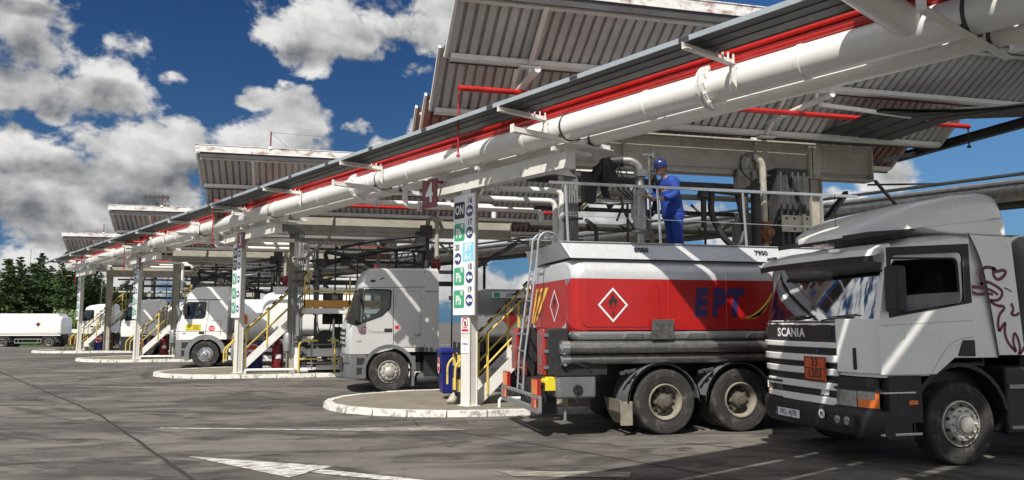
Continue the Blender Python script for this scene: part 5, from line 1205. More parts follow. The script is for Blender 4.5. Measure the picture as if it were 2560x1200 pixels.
# ------------------------------------------------------------------ platforms, pump skids, loading arms
def platform(k, label, x0=5.15, x1=9.6, y0=15.05, y1=17.6):
    root = thing('loading_platform', label, 'platform', tuple(V((x0,y0,.118))+S*k), group='yellow railed platforms')
    L = x1-x0; D = y1-y0; z = 2.08
    mb = MB(); mb.box(0,L,0,D,z,z+.04); mb.bar((0,.03,z-.07),(L,.03,z-.07),.06,.14); mb.bar((0,D-.03,z-.07),(L,D-.03,z-.07),.06,.14)
    for i in range(6): mb.box(L*i/5-.04,L*i/5+.04,.06,D-.06,z-.14,z-.01)
    mb.build('deck', M['white'], root, ang=0)
    mb = MB(); mb.box(0,L,-.03,-.01,z+.06,z+.30); mb.build('toe_board', M['orange'], root, ang=0)
    for yy in (-.0, D):
        mb = MB(); mb.bar((0,yy,z+1.08),(L,yy,z+1.08),.05,.05); mb.bar((0,yy,z+.6),(L,yy,z+.6),.04,.05)
        for i in range(4): mb.bar((.03+i*(L-.06)/3,yy,z-.1),(.03+i*(L-.06)/3,yy,z+1.08),.06,.05)
        h = mb.build('railing', M['yellow'], root, ang=0)
        mb = MB()
        for i in range(6): mb.bar((.25+i*.74,yy,z+1.08),(.62+i*.74,yy,z+1.08),.053,.053)
        mb.build('stripes', M['black'], h, ang=0)
    for x in (.45,L-.5):
        mb = MB(); mb.bar((x,0,z-.14),(x,0,z-.42),.05,.05); mb.bar((x,0,z-.42),(x,.3,z-.42),.05,.05); mb.build('bracket', M['white'], root, ang=0)
    return root
def skid(k, label):
    root = thing('metering_skid', label, 'pump skid', tuple(V((5.3,15.2,.118))+S*k), group='metering skids under the platforms')
    rnd = random.Random(k+3)
    mb = MB(); mb.box(0,3.6,.2,1.6,.08,.16); mb.box(0,3.6,.2,.26,.52,.78,); mb.build('base_frame', M['white'], root, ang=0)
    for i in range(6):
        x = .25+i*.6; mb = MB(); mb.tube([(x,.3,.16),(x,.3,1.75),(x,.9,1.75)], .035 if i % 2 else .05, 0, 8, fil=.08)
        mb.lathe([(.05,.9),(.085,.9),(.085,.94),(.05,.94),(.05,1.1),(.085,1.1),(.085,1.14),(.05,1.14)], (x,.3,0), 'z', 0, 10); mb.build('riser', M['white'] if i % 2 else M['dkpipe'], root, ang=35)
    for i in range(3):
        x = .6+i*1.15; mb = MB(); mb.lathe([(.001,.5),(.3,.5),(.34,.6),(.34,1.0),(.3,1.1),(.001,1.1)], (x,0,1.05), 'y', 0, 18); mb.build('flow_meter', M['dark'] if i != 1 else M['darkred'], root, ang=35)
    for i in range(5):
        x = .3+i*.7; mb = MB(); P = [(x,.35,1.9),(x+.05,.2,1.3+rnd.random()*.2),(x+.35,.22,1.15),(x+.55,.3,1.9)]; mb.tube(P, .018, 0, 6, fil=.3); mb.build('cable', M['black'], root, ang=0)
    mb = MB()
    for i in range(9): mb.box(.1+i*.4,.35+i*.4,.9,1.4,.3+.3*(i%3),.55+.35*(i%3)+rnd.random()*.3)
    mb.build('pump_block', M['dark'], root, ang=0, bev=.02)
    mb = MB()
    for i in range(4): mb.tube([(.15+.9*i,.18,.16),(.15+.9*i,.18,.95)], .022, 0, 6); mb.ell((.15+.9*i,.16,.98),(.05,.04,.05),0,8,5)
    mb.tube([(0,.18,.92),(3.5,.18,.92)], .02, 0, 6); mb.tube([(0,.18,.30),(3.5,.18,.30)], .025, 0, 6); mb.build('valve_row', M['grey'], root, ang=40)
    mb = MB(); mb.tube([(-.25,-.1,0),(-.25,-.1,.98),(-.05,-.1,1.05),(2.6,-.1,1.05)], .03, 0, 8, fil=.1); mb.tube([(-.25,-.1,.45),(2.6,-.1,.45)], .024, 0, 8)
    for x in (.9,2.0,2.6): mb.tube([(x,-.1,0),(x,-.1,1.05)], .028, 0, 8)
    b = mb.build('barrier', M['yellow'], root, ang=40)
    mb = MB()
    for i in range(4): mb.tube([(.35+i*.66,-.1,1.05),(.66+i*.66,-.1,1.05)], .032, 0, 8); mb.tube([(.35+i*.66,-.1,.45),(.66+i*.66,-.1,.45)], .026, 0, 8)
    mb.build('stripes', M['black'], b, ang=40)
def arm(k, label, px, ax, folded=True):
    root = thing('fuel_loader', label, 'loading arm', tuple(V((px,15.1,.118))+S*k), group='black loading arms of the islands')
    mb = MB(); mb.tube([(0,0,0),(0,0,4.75)], .10, 0, 12); mb.box(-.16,.16,-.16,.16,4.1,4.75); mb.box(-.12,.12,-.2,.12,2.9,3.2); mb.build('mast', M['black'], root, ang=40)
    mb = MB(); mb.tube([(.1,-.1,4.3),(-1.4,-.35,4.05),(-3.2,-.7,3.55)], .09, 0, 10); mb.tube([(.1,-.1,4.62),(-1.5,-.35,4.4),(-2.7,-.6,4.1)], .05, 0, 8)
    for i in range(5): t = i/4; mb.bar((-.2-2.3*t,-.15-.4*t,4.25-.5*t),(-.5-2.2*t,-.2-.4*t,4.62-.5*t),.03,.03)
    mb.build('boom', M['black'], root, ang=40)
    mb = MB(); mb.tube([(-3.1,-.7,3.55),(-3.25,-.8,3.95),(-2.2,-.9,3.75),(-1.0,-.7,3.15),(-.2,-.5,3.0)], .07, 0, 10, fil=.25); mb.tube([(-3.2,-.7,3.6),(-3.4,-.9,3.2),(-3.1,-1.0,2.75)], .05, 0, 8, fil=.2)
    mb.box(-3.5,-3.15,-.95,-.7,3.35,3.7); mb.box(-2.7,-2.4,-.8,-.55,3.5,3.8); mb.build('drop_pipe', M['black'], root, ang=40)
    mb = MB(); mb.bar((.1,-.05,2.9),(-2.6,-.6,3.9),.05,.05); mb.bar((-.1,-.05,3.9),(-2.0,-.5,3.0),.03,.03); mb.build('strut', M['black'], root, ang=0)
    for i in range(3):
        mb = MB(); mb.tube([(-.3-.2*i,-.2,4.2),(-.9-.3*i,-.4,3.1-.1*i),(-1.8-.3*i,-.6,3.5)], .02, 0, 6, fil=.5); mb.build('hose', M['black'], root, ang=40)
def upipe(k, label, x=9.55):
    root = thing('riser_pipe', label, 'pipe', tuple(V((x,14.95,.118))+S*k), group='white inverted U pipes by the girders')
    mb = MB(); mb.tube([(0,0,2.6),(0,0,5.10),(-.12,.0,5.26),(-.26,.15,5.26),(-.32,.3,4.9)], .075, 0, 12, fil=.16); mb.build('pipe', M['cream'], root, ang=40)
    mb = MB(); mb.lathe([(.08,3.82),(.14,3.82),(.14,3.78),(.09,3.76),(.13,3.68),(.14,3.5),(.09,3.42),(.14,3.40),(.14,3.36),(.08,3.36)], (0,0,0), 'z', 0, 14); mb.ell((-.13,-.05,3.58),(.07,.06,.07),0); mb.lathe([(.001,-.22),(.09,-.22),(.10,-.2),(.001,-.18)], (.02,0,3.58), 'y', 0, 12); mb.build('valve', mat('rusty_valve', (.20,.07,.025), .6, var=.4, scale=9) if k == 0 else M['darkred'], root, ang=35)
    mb = MB(); mb.tube([(-.32,.3,.0),(-.32,.3,4.95)], .11, 0, 12); mb.box(-.55,-.15,.1,.3,4.55,5.0); mb.build('mast', M['dkpipe'], root, ang=40)
for k in range(3):
    nm = ['nearest','second','third'][k]
    if k: platform(k, ['','yellow railed platform with an orange board, right of the second island stairs','yellow railed platform of the third island, mostly hidden by the sleeper cab'][k])
    skid(k, ['metering skid with pipes behind the red tanker, mostly hidden','metering skid of risers and red meters below the yellow platform','metering skid behind the sleeper cab on the third island'][k])
    if k: arm(k, ['','black folded loading arm stretching left above the silver sleeper cab','black folded loading arm above the white sleeper cab roof'][k], 9.0, 0)
    upipe(k, ['white inverted U pipe with a rusty valve, right of the man on the tank','white inverted U pipe above the silver sleeper cab','white inverted U pipe of the third island, behind the second lane sign'][k])
platform(0, 'yellow railed platform behind the red tanker, mostly hidden', 5.4, 10.6, 15.75, 17.8)
def manifold(k, label):
    root = thing('pipe_manifold', label, 'pipes', tuple(V((5.4,16.6,2.6))+S*k), group='dark pipe manifolds under the girders')
    rnd = random.Random(k+20)
    for i in range(6):
        z = .55+.38*i+rnd.random()*.1; y = .3*(i % 3); r = rnd.choice((.05,.07,.09)); mb = MB(); mb.tube([(-.6,y,z),(5.2+rnd.random(),y,z),(5.4,y,z-1.0-rnd.random())], r, 0, 8, fil=.2); mb.build('pipe', M['cream'] if i in (1,4) else M['dkpipe'], root, ang=40)
    for i in range(8):
        x = .1+.68*i+rnd.random()*.2; mb = MB(); mb.tube([(x,-.15,-2.4),(x,-.15,1.2+rnd.random()),(x,.5,1.3+rnd.random())], rnd.choice((.03,.05,.06)), 0, 7, fil=.15); mb.box(x-.1,x+.1,-.28,-.05,-.6+rnd.random(),-.2+rnd.random()); mb.build('riser', M['dkpipe'] if i % 3 else M['midgrey'], root, ang=40)
    for i in range(3): mb = MB(); mb.box(.4+1.7*i,1.1+1.7*i,.2,.6,-.9,.2+.2*i); mb.build('cabinet', M['dark'], root, ang=0)
for k in range(4): manifold(k, ['dark pipe manifold under the nearest girder, behind the man','dark pipe manifold behind the yellow platform','dark pipe manifold above the white sleeper cab','dark pipe manifold of the farthest island'][k])
# the arm in use on the tanker
def working_arm():
    root = thing('fuel_loader', 'worn steel loading arm lowered into the hatch of the red tanker beside the man', 'loading arm', (5.71,12.86,3.0), group='black loading arms of the islands')
    mb = MB(); mb.tube([(0,0,-.1),(0,0,.62)], .07, 0, 12); mb.lathe([(.17,.36),(.18,.40),(.13,.42),(.13,.60),(.16,.62),(.16,.66),(.12,.66),(.12,1.12),(.09,1.16),(.075,1.2),(.075,1.45)], (0,0,0), 'z', 0, 14, cap=True)
    mb.box(-.16,-.11,-.06,.06,.66,1.15); mb.build('drop_tube', M['steel'], root, ang=35)
    mb = MB(); mb.tube([(0,0,1.4),(0,0,1.56),(-.12,.05,1.68),(-.28,.10,1.68)], .09, 0, 12, fil=.14); mb.box(-.10,.10,-.12,.06,1.38,1.5); mb.build('elbow', M['steel'], root, ang=35)
    mb = MB(); mb.tube([(-.28,.1,1.68),(-.55,.2,1.66),(-.72,.35,1.45),(-.8,.6,1.0)], .11, 0, 12, fil=.2); mb.tube([(-.72,.3,1.6),(-.45,.5,1.1),(-.30,.7,.95)], .07, 0, 8); mb.box(-.95,-.72,.3,.5,.95,1.5); mb.box(-.66,-.42,.1,.3,1.3,1.72)
    for i in range(4): mb.tube([(-.6+.1*i,.05,1.6),(-.5+.12*i,0,1.2),(-.2+.05*i,-.05,.95)], .014, 0, 5, fil=.2)
    mb.build('boom_joint', M['black'], root, ang=40)
    mb = MB(); mb.tube([(-.05,0,.95),(-.5,.15,.93),(-.72,.3,.98)], .06, 0, 10); mb.build('side_pipe', M['steel'], root, ang=40)
    mb = MB(); mb.tube([(.17,-.05,.45),(.16,-.05,1.78)], .022, 0, 8); mb.box(.02,.2,-.08,-.02,1.76,1.80); mb.box(.20,.25,-.1,0,1.72,1.84); mb.tube([(.12,-.05,1.5),(.25,-.05,1.42)], .02, 0, 6); mb.build('control_rod', M['steel'], root, ang=40)
    mb = MB(); mb.tube([(-.38,0,1.0),(-.32,-.02,.7),(-.14,-.03,.42)], .018, 0, 6, fil=.2); mb.tube([(.05,.05,.70),(.28,.1,.72),(.42,.2,1.0),(.40,.3,1.5)], .06, 0, 8, fil=.2); mb.build('hose', M['black'], root, ang=40)
    return root
working_arm()
# second arm hanging ready further along
r2 = thing('fuel_loader', 'black loading arm with a curved hose hanging right of the man, unused', 'loading arm', (8.6,14.4,.118), group='black loading arms of the islands')
mb = MB(); mb.tube([(.65,.4,2.6),(.65,.4,4.9)], .1, 0, 10); mb.tube([(.65,.3,4.6),(.2,.1,4.35),(-1.0,.1,4.45),(-2.6,.3,4.55)], .08, 0, 8, fil=.3); mb.build('boom', M['black'], r2, ang=40)
mb = MB(); mb.tube([(-.55,.1,4.35),(-.6,.1,3.9),(-.35,.0,3.35),(-.02,.0,3.15),(.2,.1,3.6),(.1,.2,4.4)], .065, 0, 10, fil=.25); mb.build('hose', M['black'], r2, ang=40)
mb = MB(); mb.lathe([(.06,4.2),(.13,4.22),(.13,4.3),(.1,4.36),(.12,4.4),(.12,4.48)], (-.75,.1,0), 'z', 0, 12, cap=True); mb.tube([(-.75,.1,3.6),(-.75,.1,4.25)], .06, 0, 8); mb.build('coupling', M['black'], r2, ang=40)
for i in range(3):
    mb = MB(); mb.tube([(.35,-.05,4.55),(.05-.05*i,-.1,4.75+.05*i),(.0+.05*i,-.1,5.15),(.3,-.08,5.1+.06*i),(.45,-.05,4.8)], .012, 0, 5, fil=.15); mb.build('cable', M['black'], r2, ang=40)
eq = thing('control_cabinet', 'grey control boxes and pale bracket plates on the gantry, right of the rusty valve', 'control cabinet', (9.0,15.0,2.2))
mb = MB(); mb.box(0,.32,0,.25,1.2,1.95); mb.build('cabinet', M['midgrey'], eq, bev=.02)
mb = MB(); mb.box(.42,.62,0,.2,1.0,2.0); mb.build('post', M['cream'], eq, ang=0)
mb = MB(); mb.box(.98,1.72,-.05,-.03,1.55,1.92)
for x, z in ((1.1,1.85),(1.3,1.85),(1.3,1.62),(1.62,1.85),(1.62,1.62)): mb.lathe([(.03,-.052),(.001,-.053)], (x,0,z), 'y', 1, 8)
mb.box(1.48,1.56,-.1,-.05,1.35,1.95); mb.build('bracket_plate', [M['cream'], M['black']], eq, ang=0)
mb = MB(); mb.box(1.0,1.8,.1,.6,1.0,3.0)
for i in range(5): mb.tube([(1.05+.15*i,.05,1.0),(1.05+.15*i,.05,2.9)], .03, 0, 6)
mb.build('pump_stack', M['dark'], eq, ang=0)

# ------------------------------------------------------------------ branch pipes under the rack
def branch(k, x, y, z, xe, drop, label, flip=0):
    o = V((x,y,0))+S*k; root = thing('branch_pipe', label, 'pipe', (o.x,o.y,z), group='white branch pipes under the rack')
    mb = MB(); mb.tube([(0,0,4.98-z),(0,0,0),(.28,.0,0),(xe-x,0,0),(xe-x,.0,-drop)], .062, 0, 12, fil=.17); mb.build('pipe', M['pipe'], root, ang=40)
    mb = MB()
    for d in (.30,.345): mb.lathe([(.06,d),(.118,d),(.118,d+.022),(.06,d+.022)], (0,0,0), 'x', 0, 18)
    for i in range(8): a = 2*PI*i/8; mb.tube([(.28,.095*math.cos(a),.095*math.sin(a)),(.39,.095*math.cos(a),.095*math.sin(a))], .011, 0, 5)
    mb.build('flange', M['pipe'], root, ang=35)
for k in range(3):
    w = ['beside the nearest lane sign','under the rack by the second post','under the rack by the third post'][k]
    branch(k, 3.28, 15.21, 4.48, 5.0, 1.3, 'white branch pipe nearest the tanker, '+w)
    branch(k, 2.71, 16.44, 4.46, 5.25, 1.3, 'middle white branch pipe '+w)
    branch(k, 2.07, 17.85, 4.44, 5.35, 1.3, 'lower left white branch pipe '+w)
    branch(k, 1.23, 19.67, 4.78, 4.6, .3, 'leftmost white branch pipe '+w)
cd = thing('conduit_bundle', 'bundle of thin vertical pipes on the column left of the man', 'pipes', (5.0,15.2,.118))
for i in range(6):
    mb = MB(); x = .04+.055*i; mb.tube([(-.5-.02*i,-.35,4.85-.035*i),(x,-.05,4.85-.035*i*.2-.03*i),(x,-.05,.6)], .021, 0, 7, fil=.08); mb.build('pipe', M['midgrey'], cd, ang=40)
mb = MB()
for z in (3.0,3.3,3.75): mb.bar((-.02,-.09,z),(.42,-.09,z+.04),.03,.05)
mb.build('clamp', M['dark'], cd, ang=0)
c2 = dup(cd); c2.location = tuple(V((5.0,15.2,.118))+S*1+V((-.2,0,0))); c2['label'] = 'bundle of thin pipes on the second island column, left of the yellow platform'
def ground_pipe(k, label):
    root = thing('drain_pipe', label, 'pipe', tuple(V((3.6,15.1,.118))+S*k), group='white pipes lying on the islands')
    if k == 0:
        mb = MB(); mb.tube([(.05,0,0),(.05,0,.17),(1.2,.0,.17)], .03, 0, 8, fil=.06); mb.build('pipe', M['pipe'], root, ang=40)
    else:
        mb = MB(); mb.tube([(-.2,0,.0),(-.2,0,.12),(1.3,0,.12)], .045, 0, 8, fil=.08); mb.tube([(1.75,.1,.09),(1.38,.1,.09),(1.38,.1,1.05)], .08, 0, 12, fil=.14); mb.tube([(1.38,.1,1.2),(1.38,.1,2.0),(1.2,.4,2.4)], .08, 0, 12, fil=.2); mb.build('pipe', M['pipe'], root, ang=40)
        mb = MB(); mb.lathe([(.085,.88),(.13,.88),(.13,.92),(.1,.94),(.12,1.0),(.1,1.06),(.13,1.08),(.13,1.12),(.085,1.12)], (1.38,.1,0), 'z', 0, 16); mb.build('valve', M['dkpipe'], root, ang=35)
        mb = MB(); mb.lathe([(.001,.70),(.14,.72),(.15,1.2),(.1,1.3),(.001,1.32)], (1.08,.3,0), 'z', 0, 14); mb.build('filter', M['grey'], root, ang=35)
ground_pipe(0, 'low white pipe hoop on the island just behind the red tanker'); ground_pipe(1, 'white pipe with a dark valve standing left of the yellow platform'); ground_pipe(2, 'low white pipe on the third island under the stairs')

# ------------------------------------------------------------------ island clutter
def no_entry(mb, o, ex, r, m0, m1):
    O, e = V(o), V(ex); n = e.cross(V((0,0,1)))
    mb.plate([[(r*math.cos(2*PI*i/24), r*math.sin(2*PI*i/24)) for i in range(24)]], lambda u, v: O+e*u+V((0,0,v))+n*.004, m0)
    mb.plate([[(-r*.72,-r*.2),(r*.72,-r*.2),(r*.72,r*.2),(-r*.72,r*.2)]], lambda u, v: O+e*u+V((0,0,v))+n*.008, m1)
    ring = [(r*.96*math.cos(2*PI*i/24), r*.96*math.sin(2*PI*i/24)) for i in range(24)]
    mb.plate([grow(ring,.012), grow(ring,-.012)], lambda u, v: O+e*u+V((0,0,v))+n*.007, m1)
def bin_(loc, label, sign_end=True):
    root = thing('waste_bin', label, 'bin', loc, group='blue bins on the islands')
    mb = MB(); mb.loft([[(x*k,y*k,z) for x, y in ((-.27,-.30),(.27,-.30),(.27,.30),(-.27,.30))] for z, k in ((.12,.80),(.95,1.0),(1.0,1.05))]); b = mb.build('body', M['blue'], root, bev=.03, ang=35)
    mb = MB(); mb.loft([[(x,y,z) for x, y in ((-.29*k,-.33*k),(.29*k,-.33*k),(.29*k,.33*k),(-.29*k,.33*k))] for z, k in ((1.0,1),(1.05,1),(1.10,.8))]); mb.tube([(.32,-.25,1.02),(.36,-.25,1.02),(.36,.25,1.02),(.32,.25,1.02)], .018, 0, 6); mb.build('lid', M['blue'], root, ang=30)
    for y in (-.24,.24):
        mb = MB(); mb.lathe([(.001,-.03),(.1,-.03),(.1,.03),(.001,.03)], (.2,y,.1), 'y', 0, 14); mb.build('wheel', M['black'], root, ang=30)
    mb = MB(); no_entry(mb, (-.27,0,.72), (0,-1,0), .17, 0, 1); mb.build('no_entry_disc', [M['rubyred'], M['paper']], b, ang=0)
bin_((3.05,17.15,.118), 'blue wheeled bin with a no entry disc left of the nearest sign post')
def drum(loc, label, face=(1,0,0)):
    root = thing('blue_barrel', label, 'barrel', loc, group='blue barrels with no entry discs')
    mb = MB(); mb.lathe([(.001,0),(.28,0),(.29,.03),(.29,.28),(.305,.31),(.29,.34),(.29,.60),(.305,.63),(.29,.66),(.29,.93),(.28,.96),(.001,.96)], (0,0,0), 'z', 0, 24); b = mb.build('drum', M['blue'], root, ang=35)
    mb = MB(); no_entry(mb, (0,-.31,.70), face, .22, 0, 1); mb.box(-.05,.05,-.312,-.29,.5,.92,0); mb.build('no_entry_disc', [M['rubyred'], M['paper']], b, ang=0)
drum((-1.78,28.0,.118), 'blue barrel with a no entry disc under the second island stairs'); drum((-7.55,39.6,.118), 'blue barrel with a no entry disc right of the third post')
drum((-12.0,51.2,.118), 'blue barrel beneath the farthest stairs')
def ext(loc, label):
    root = thing('fire_extinguisher', label, 'fire extinguisher', loc, group='red wheeled fire extinguishers')
    mb = MB(); mb.lathe([(.001,.1),(.17,.1),(.19,.14),(.19,.85),(.12,.98),(.05,1.02),(.05,1.1),(.001,1.1)], (0,0,0), 'z', 0, 18); mb.build('cylinder', M['darkred'], root, ang=35)
    mb = MB(); mb.lathe([(.1905,.45),(.192,.45),(.192,.58)], (0,0,0), 'z', 0, 8, a0=1.4*PI, a1=1.7*PI); mb.build('sticker', M['paper'], root, ang=35)
    mb = MB(); mb.tube([(0,-.05,1.08),(.1,-.12,1.0),(.16,-.16,.5),(.08,-.2,.3)], .02, 0, 6, fil=.1); mb.box(-.08,.08,-.03,.03,1.08,1.14); mb.tube([(-.1,.2,.0),(-.1,.2,1.0),(.1,.2,1.0),(.1,.2,0)], .015, 0, 5); mb.build('hose', M['black'], root, ang=35)
ext((-1.0,27.7,.118), 'red fire extinguisher under the second island stairs'); ext((-11.4,51.0,.118), 'red fire extinguisher under the farthest stairs'); ext((-6.5,39.5,.118), 'red fire extinguisher under the third island stairs')
def guard(k, label):
    root = thing('guard_rail', label, 'guard rail', tuple(V((2.98,15.85,.118))+S*k), group='yellow and black guard hoops at the stair feet')
    mb = MB()
    for y in (0,.5):
        for i in range(5): mb.box(-.03,.03,y-.03,y+.03,.25*i,.25*i+.25,i % 2)
    mb.bar((0,0,.98),(0,.5,.98),.05,.05); mb.bar((0,0,.6),(0,.5,.6),.04,.04); mb.build('hoop', [M['black'], M['yellow']], root, ang=0)
guard(0, 'yellow and black guard hoop beside the nearest sign post'); guard(1, 'yellow and black guard hoop beside the second post'); guard(2, 'yellow and black guard hoop beside the third post')
sb = thing('sand_bag', 'pale crumpled sack lying left of the nearest sign post', 'sack', (2.86,15.95,.118))
mb = MB(); mb.ell((0,0,.09),(.10,.11,.12),0,14,9); mb.v = [(x*(1+.35*math.sin(31*z+17*y)),y*(1+.3*math.sin(23*x+19*z)),z*(1+.25*math.sin(27*x))) for x, y, z in mb.v]; mb.build('sack', M['glove'], sb, ang=60)
sp = tag(MB(), None) if False else None
board = thing('notice_board', 'red board leaning behind the farthest stairs', 'board', (-11.1,53.5,.0))
mb = MB(); mb.bar((0,0,1.0),(2.0,.3,1.9),.05,1.0); mb.build('panel', M['redlens'], board, ang=0); mb = MB(); mb.bar((.3,.1,0),(.3,.1,1.2),.06,.06); mb.bar((1.7,.3,0),(1.7,.3,1.8),.06,.06); mb.build('leg', M['grey'], board, ang=0)

# ------------------------------------------------------------------ the man on the tank
def skinmesh(joints, edges, lv=2, root=0):
    me = bpy.data.meshes.new('s'); me.from_pydata([j[:3] for j in joints], edges, []); ob = bpy.data.objects.new('s', me); COL.objects.link(ob)
    m = ob.modifiers.new('k', 'SKIN'); m.use_smooth_shade = True
    for i, j in enumerate(joints):
        r = j[3] if isinstance(j[3], tuple) else (j[3], j[3]); me.skin_vertices[0].data[i].radius = r; me.skin_vertices[0].data[i].use_root = (i == root)
    ob.modifiers.new('u', 'SUBSURF').levels = lv; ob.modifiers['u'].render_levels = lv
    dg = bpy.context.evaluated_depsgraph_get(); out = bpy.data.meshes.new_from_object(ob.evaluated_get(dg)); mb = MB(); mb.raw([v.co[:] for v in out.vertices], [tuple(p.vertices) for p in out.polygons])
    bpy.data.objects.remove(ob); bpy.data.meshes.remove(me); bpy.data.meshes.remove(out); return mb
def worker():
    root = thing('person', 'man in blue work clothes and blue helmet standing on top of the red tanker', 'person', (6.32,12.75,2.84))
    # facing -X, head bowed towards the coupling; z from the soles
    J = [(.02,0,.95,(.15,.12)),(.0,0,1.12,(.15,.115)),(-.02,0,1.32,(.18,.12)),(-.05,0,1.47,(.12,.09)),(-.09,0,1.55,.058),(-.13,0,1.60,.06),
         (-.03,-.18,1.44,.062),(-.10,-.24,1.17,.048),(-.33,-.17,1.13,.037),(-.40,-.15,1.14,(.045,.022)),(-.04,.18,1.44,.062),(-.12,.24,1.18,.048),(-.34,.15,1.20,.037),(-.41,.13,1.22,(.045,.022)),
         (.04,-.10,.86,.10),(.0,-.11,.48,.068),(.03,-.11,.09,.048),(-.10,-.12,.045,(.045,.035)),(.05,.10,.86,.10),(.04,.11,.48,.068),(.08,.11,.09,.048),(-.05,.12,.045,(.045,.035))]
    E = [(0,1),(1,2),(2,3),(3,4),(4,5),(3,6),(6,7),(7,8),(8,9),(3,10),(10,11),(11,12),(12,13),(0,14),(14,15),(15,16),(16,17),(0,18),(18,19),(19,20),(20,21)]
    b = skinmesh(J, E)
    # head, jaw, nose, ear
    hx, hz = -.155, 1.70; b.ell((hx,0,hz),(.10,.078,.125),0,16,12); b.ell((hx-.05,0,hz-.075),(.058,.055,.055),0,10,8); b.loft([[(hx-.10,-.012,hz+.01),(hx-.10,.012,hz+.01),(hx-.09,0,hz+.03)],[(hx-.125,-.016,hz-.035),(hx-.125,.016,hz-.035),(hx-.10,0,hz-.02)],[(hx-.09,-.012,hz-.045),(hx-.09,.012,hz-.045),(hx-.08,0,hz-.045)]])
    for y in (-.08,.08): b.ell((hx+.02,y,hz-.01),(.022,.012,.035),0,8,6)
    for y in (-.03,.03): b.ell((hx-.093,y,hz+.015),(.01,.014,.008),0,6,4)
    b.ell((hx-.10,0,hz-.075),(.012,.026,.007),0,8,4)
    for side, (wx, wy, wz) in ((-1,(-.42,-.145,1.14)),(1,(-.43,.125,1.22))):
        for i in range(4): b.tube([(wx-.02,wy-.03+.02*i,wz+.015),(wx-.065,wy-.03+.02*i,wz+.01-.004*i),(wx-.09,wy-.03+.02*i,wz-.02),(wx-.075,wy-.03+.02*i,wz-.045)], [.010,.0095,.009,.007], 0, 6)
        b.tube([(wx+.0,wy-.03*side*-1,wz),(wx-.04,wy+.045*side*-1,wz-.01),(wx-.065,wy+.04*side*-1,wz-.03)], [.012,.010,.008], 0, 6)
    b.build('body', M['skin'], root, ang=60)
    jk = skinmesh([(.05,0,.74,(.23,.20)),(.03,0,.90,(.235,.20)),(.01,0,1.15,(.225,.18)),(-.02,0,1.34,(.225,.165)),(-.05,0,1.47,(.15,.125)),(-.088,0,1.56,.088),
        (-.03,-.19,1.42,.105),(-.10,-.27,1.17,.085),(-.32,-.175,1.13,.062),(-.04,.19,1.42,.105),(-.12,.27,1.18,.085),(-.33,.155,1.195,.062)], [(0,1),(1,2),(2,3),(3,4),(4,5),(4,6),(6,7),(7,8),(4,9),(9,10),(10,11)])
    jk.build('jacket', M['cloth'], root, ang=60)
    tr = skinmesh([(.02,0,.93,(.17,.14)),(.03,-.10,.82,.125),(.01,-.115,.48,.098),(.04,-.115,.10,.085),(.05,.10,.82,.125),(.05,.115,.48,.098),(.09,.115,.10,.085)], [(0,1),(1,2),(2,3),(0,4),(4,5),(5,6)])
    tr.build('trousers', M['cloth'], root, ang=60)
    for y, x in ((-.115,.0),(.115,.05)):
        m = MB(); m.ell((x-.02,y,.05),(.15,.055,.06),0,12,6); m.box(x-.16,x+.12,y-.05,y+.05,0,.025); m.build('boot', M['black'], root, ang=40)
    for wx, wy, wz in ((-.40,-.15,1.14),(-.41,.13,1.215)):
        m = MB(); m.ell((wx,wy,wz),(.055,.045,.03),0,10,6)
        for i in range(4): m.tube([(wx-.03,wy-.03+.02*i,wz+.014),(wx-.09,wy-.03+.02*i,wz+.008)], [.0135,.012], 0, 6)
        m.build('glove', M['glove'], root, ang=60)
    m = MB(); m.ell((hx+.02,0,hz+.005),(.093,.083,.10),0,14,8); m.build('hair', M['hair'], root, ang=60)
    m = MB(); m.lathe([(.118,.0),(.120,.03),(.115,.075),(.095,.115),(.06,.14),(.001,.15)], (0,0,0), 'z', 0, 20); m.lathe([(.105,.0),(.135,-.004),(.135,.006),(.118,.012)], (-.015,0,0), 'z', 0, 20)
    m.plate([[(-.19,-.06),(-.20,0),(-.19,.06),(-.10,.10),(-.10,-.10)]], lambda u, v: (u,v,-.008)); m.tube([(-.1,0,.11),(0,0,.152),(.1,0,.10)], .012, 0, 6)
    m.xf(Matrix.Translation((hx,0,hz+.03)) @ Matrix.Rotation(R(-14),4,'Y')); m.build('helmet', M['helmet'], root, ang=45)
    m = MB(); m.ell((hx-.105,0,hz+.10),(.018,.025,.02),0,8,5); m.build('helmet_badge', M['paper'], root, ang=45)
    root.rotation_euler = (0,R(-4.5),R(14))
wk = worker()

# ------------------------------------------------------------------ beyond the terminal: trees, mast, fence, grass
def leafmat(name, a, b):
    m = bpy.data.materials.new(name); m.use_nodes = True; t = N(m.node_tree); p = m.node_tree.nodes['Principled BSDF']
    co = t.new('ShaderNodeTexCoord').outputs['Object']; n = t.noise(co, .9, 4, .6); n2 = t.noise(co, 7, 2, .6)
    c = t.mix(t.step(t.math('ADD', t.math('MULTIPLY', n, .6), t.math('MULTIPLY', n2, .4)), .35, .65), a, b); t.l.new(c, p.inputs['Base Color']); p.inputs['Roughness'].default_value = .75; p.inputs['Specular IOR Level'].default_value = .2
    return m
LM = [leafmat('pine_needles', (.034,.055,.022), (.085,.13,.045)), leafmat('spruce_needles', (.024,.045,.022), (.058,.095,.038)), leafmat('broad_leaves', (.075,.125,.025), (.19,.27,.06)), leafmat('pale_leaves', (.11,.16,.07), (.24,.30,.14))]
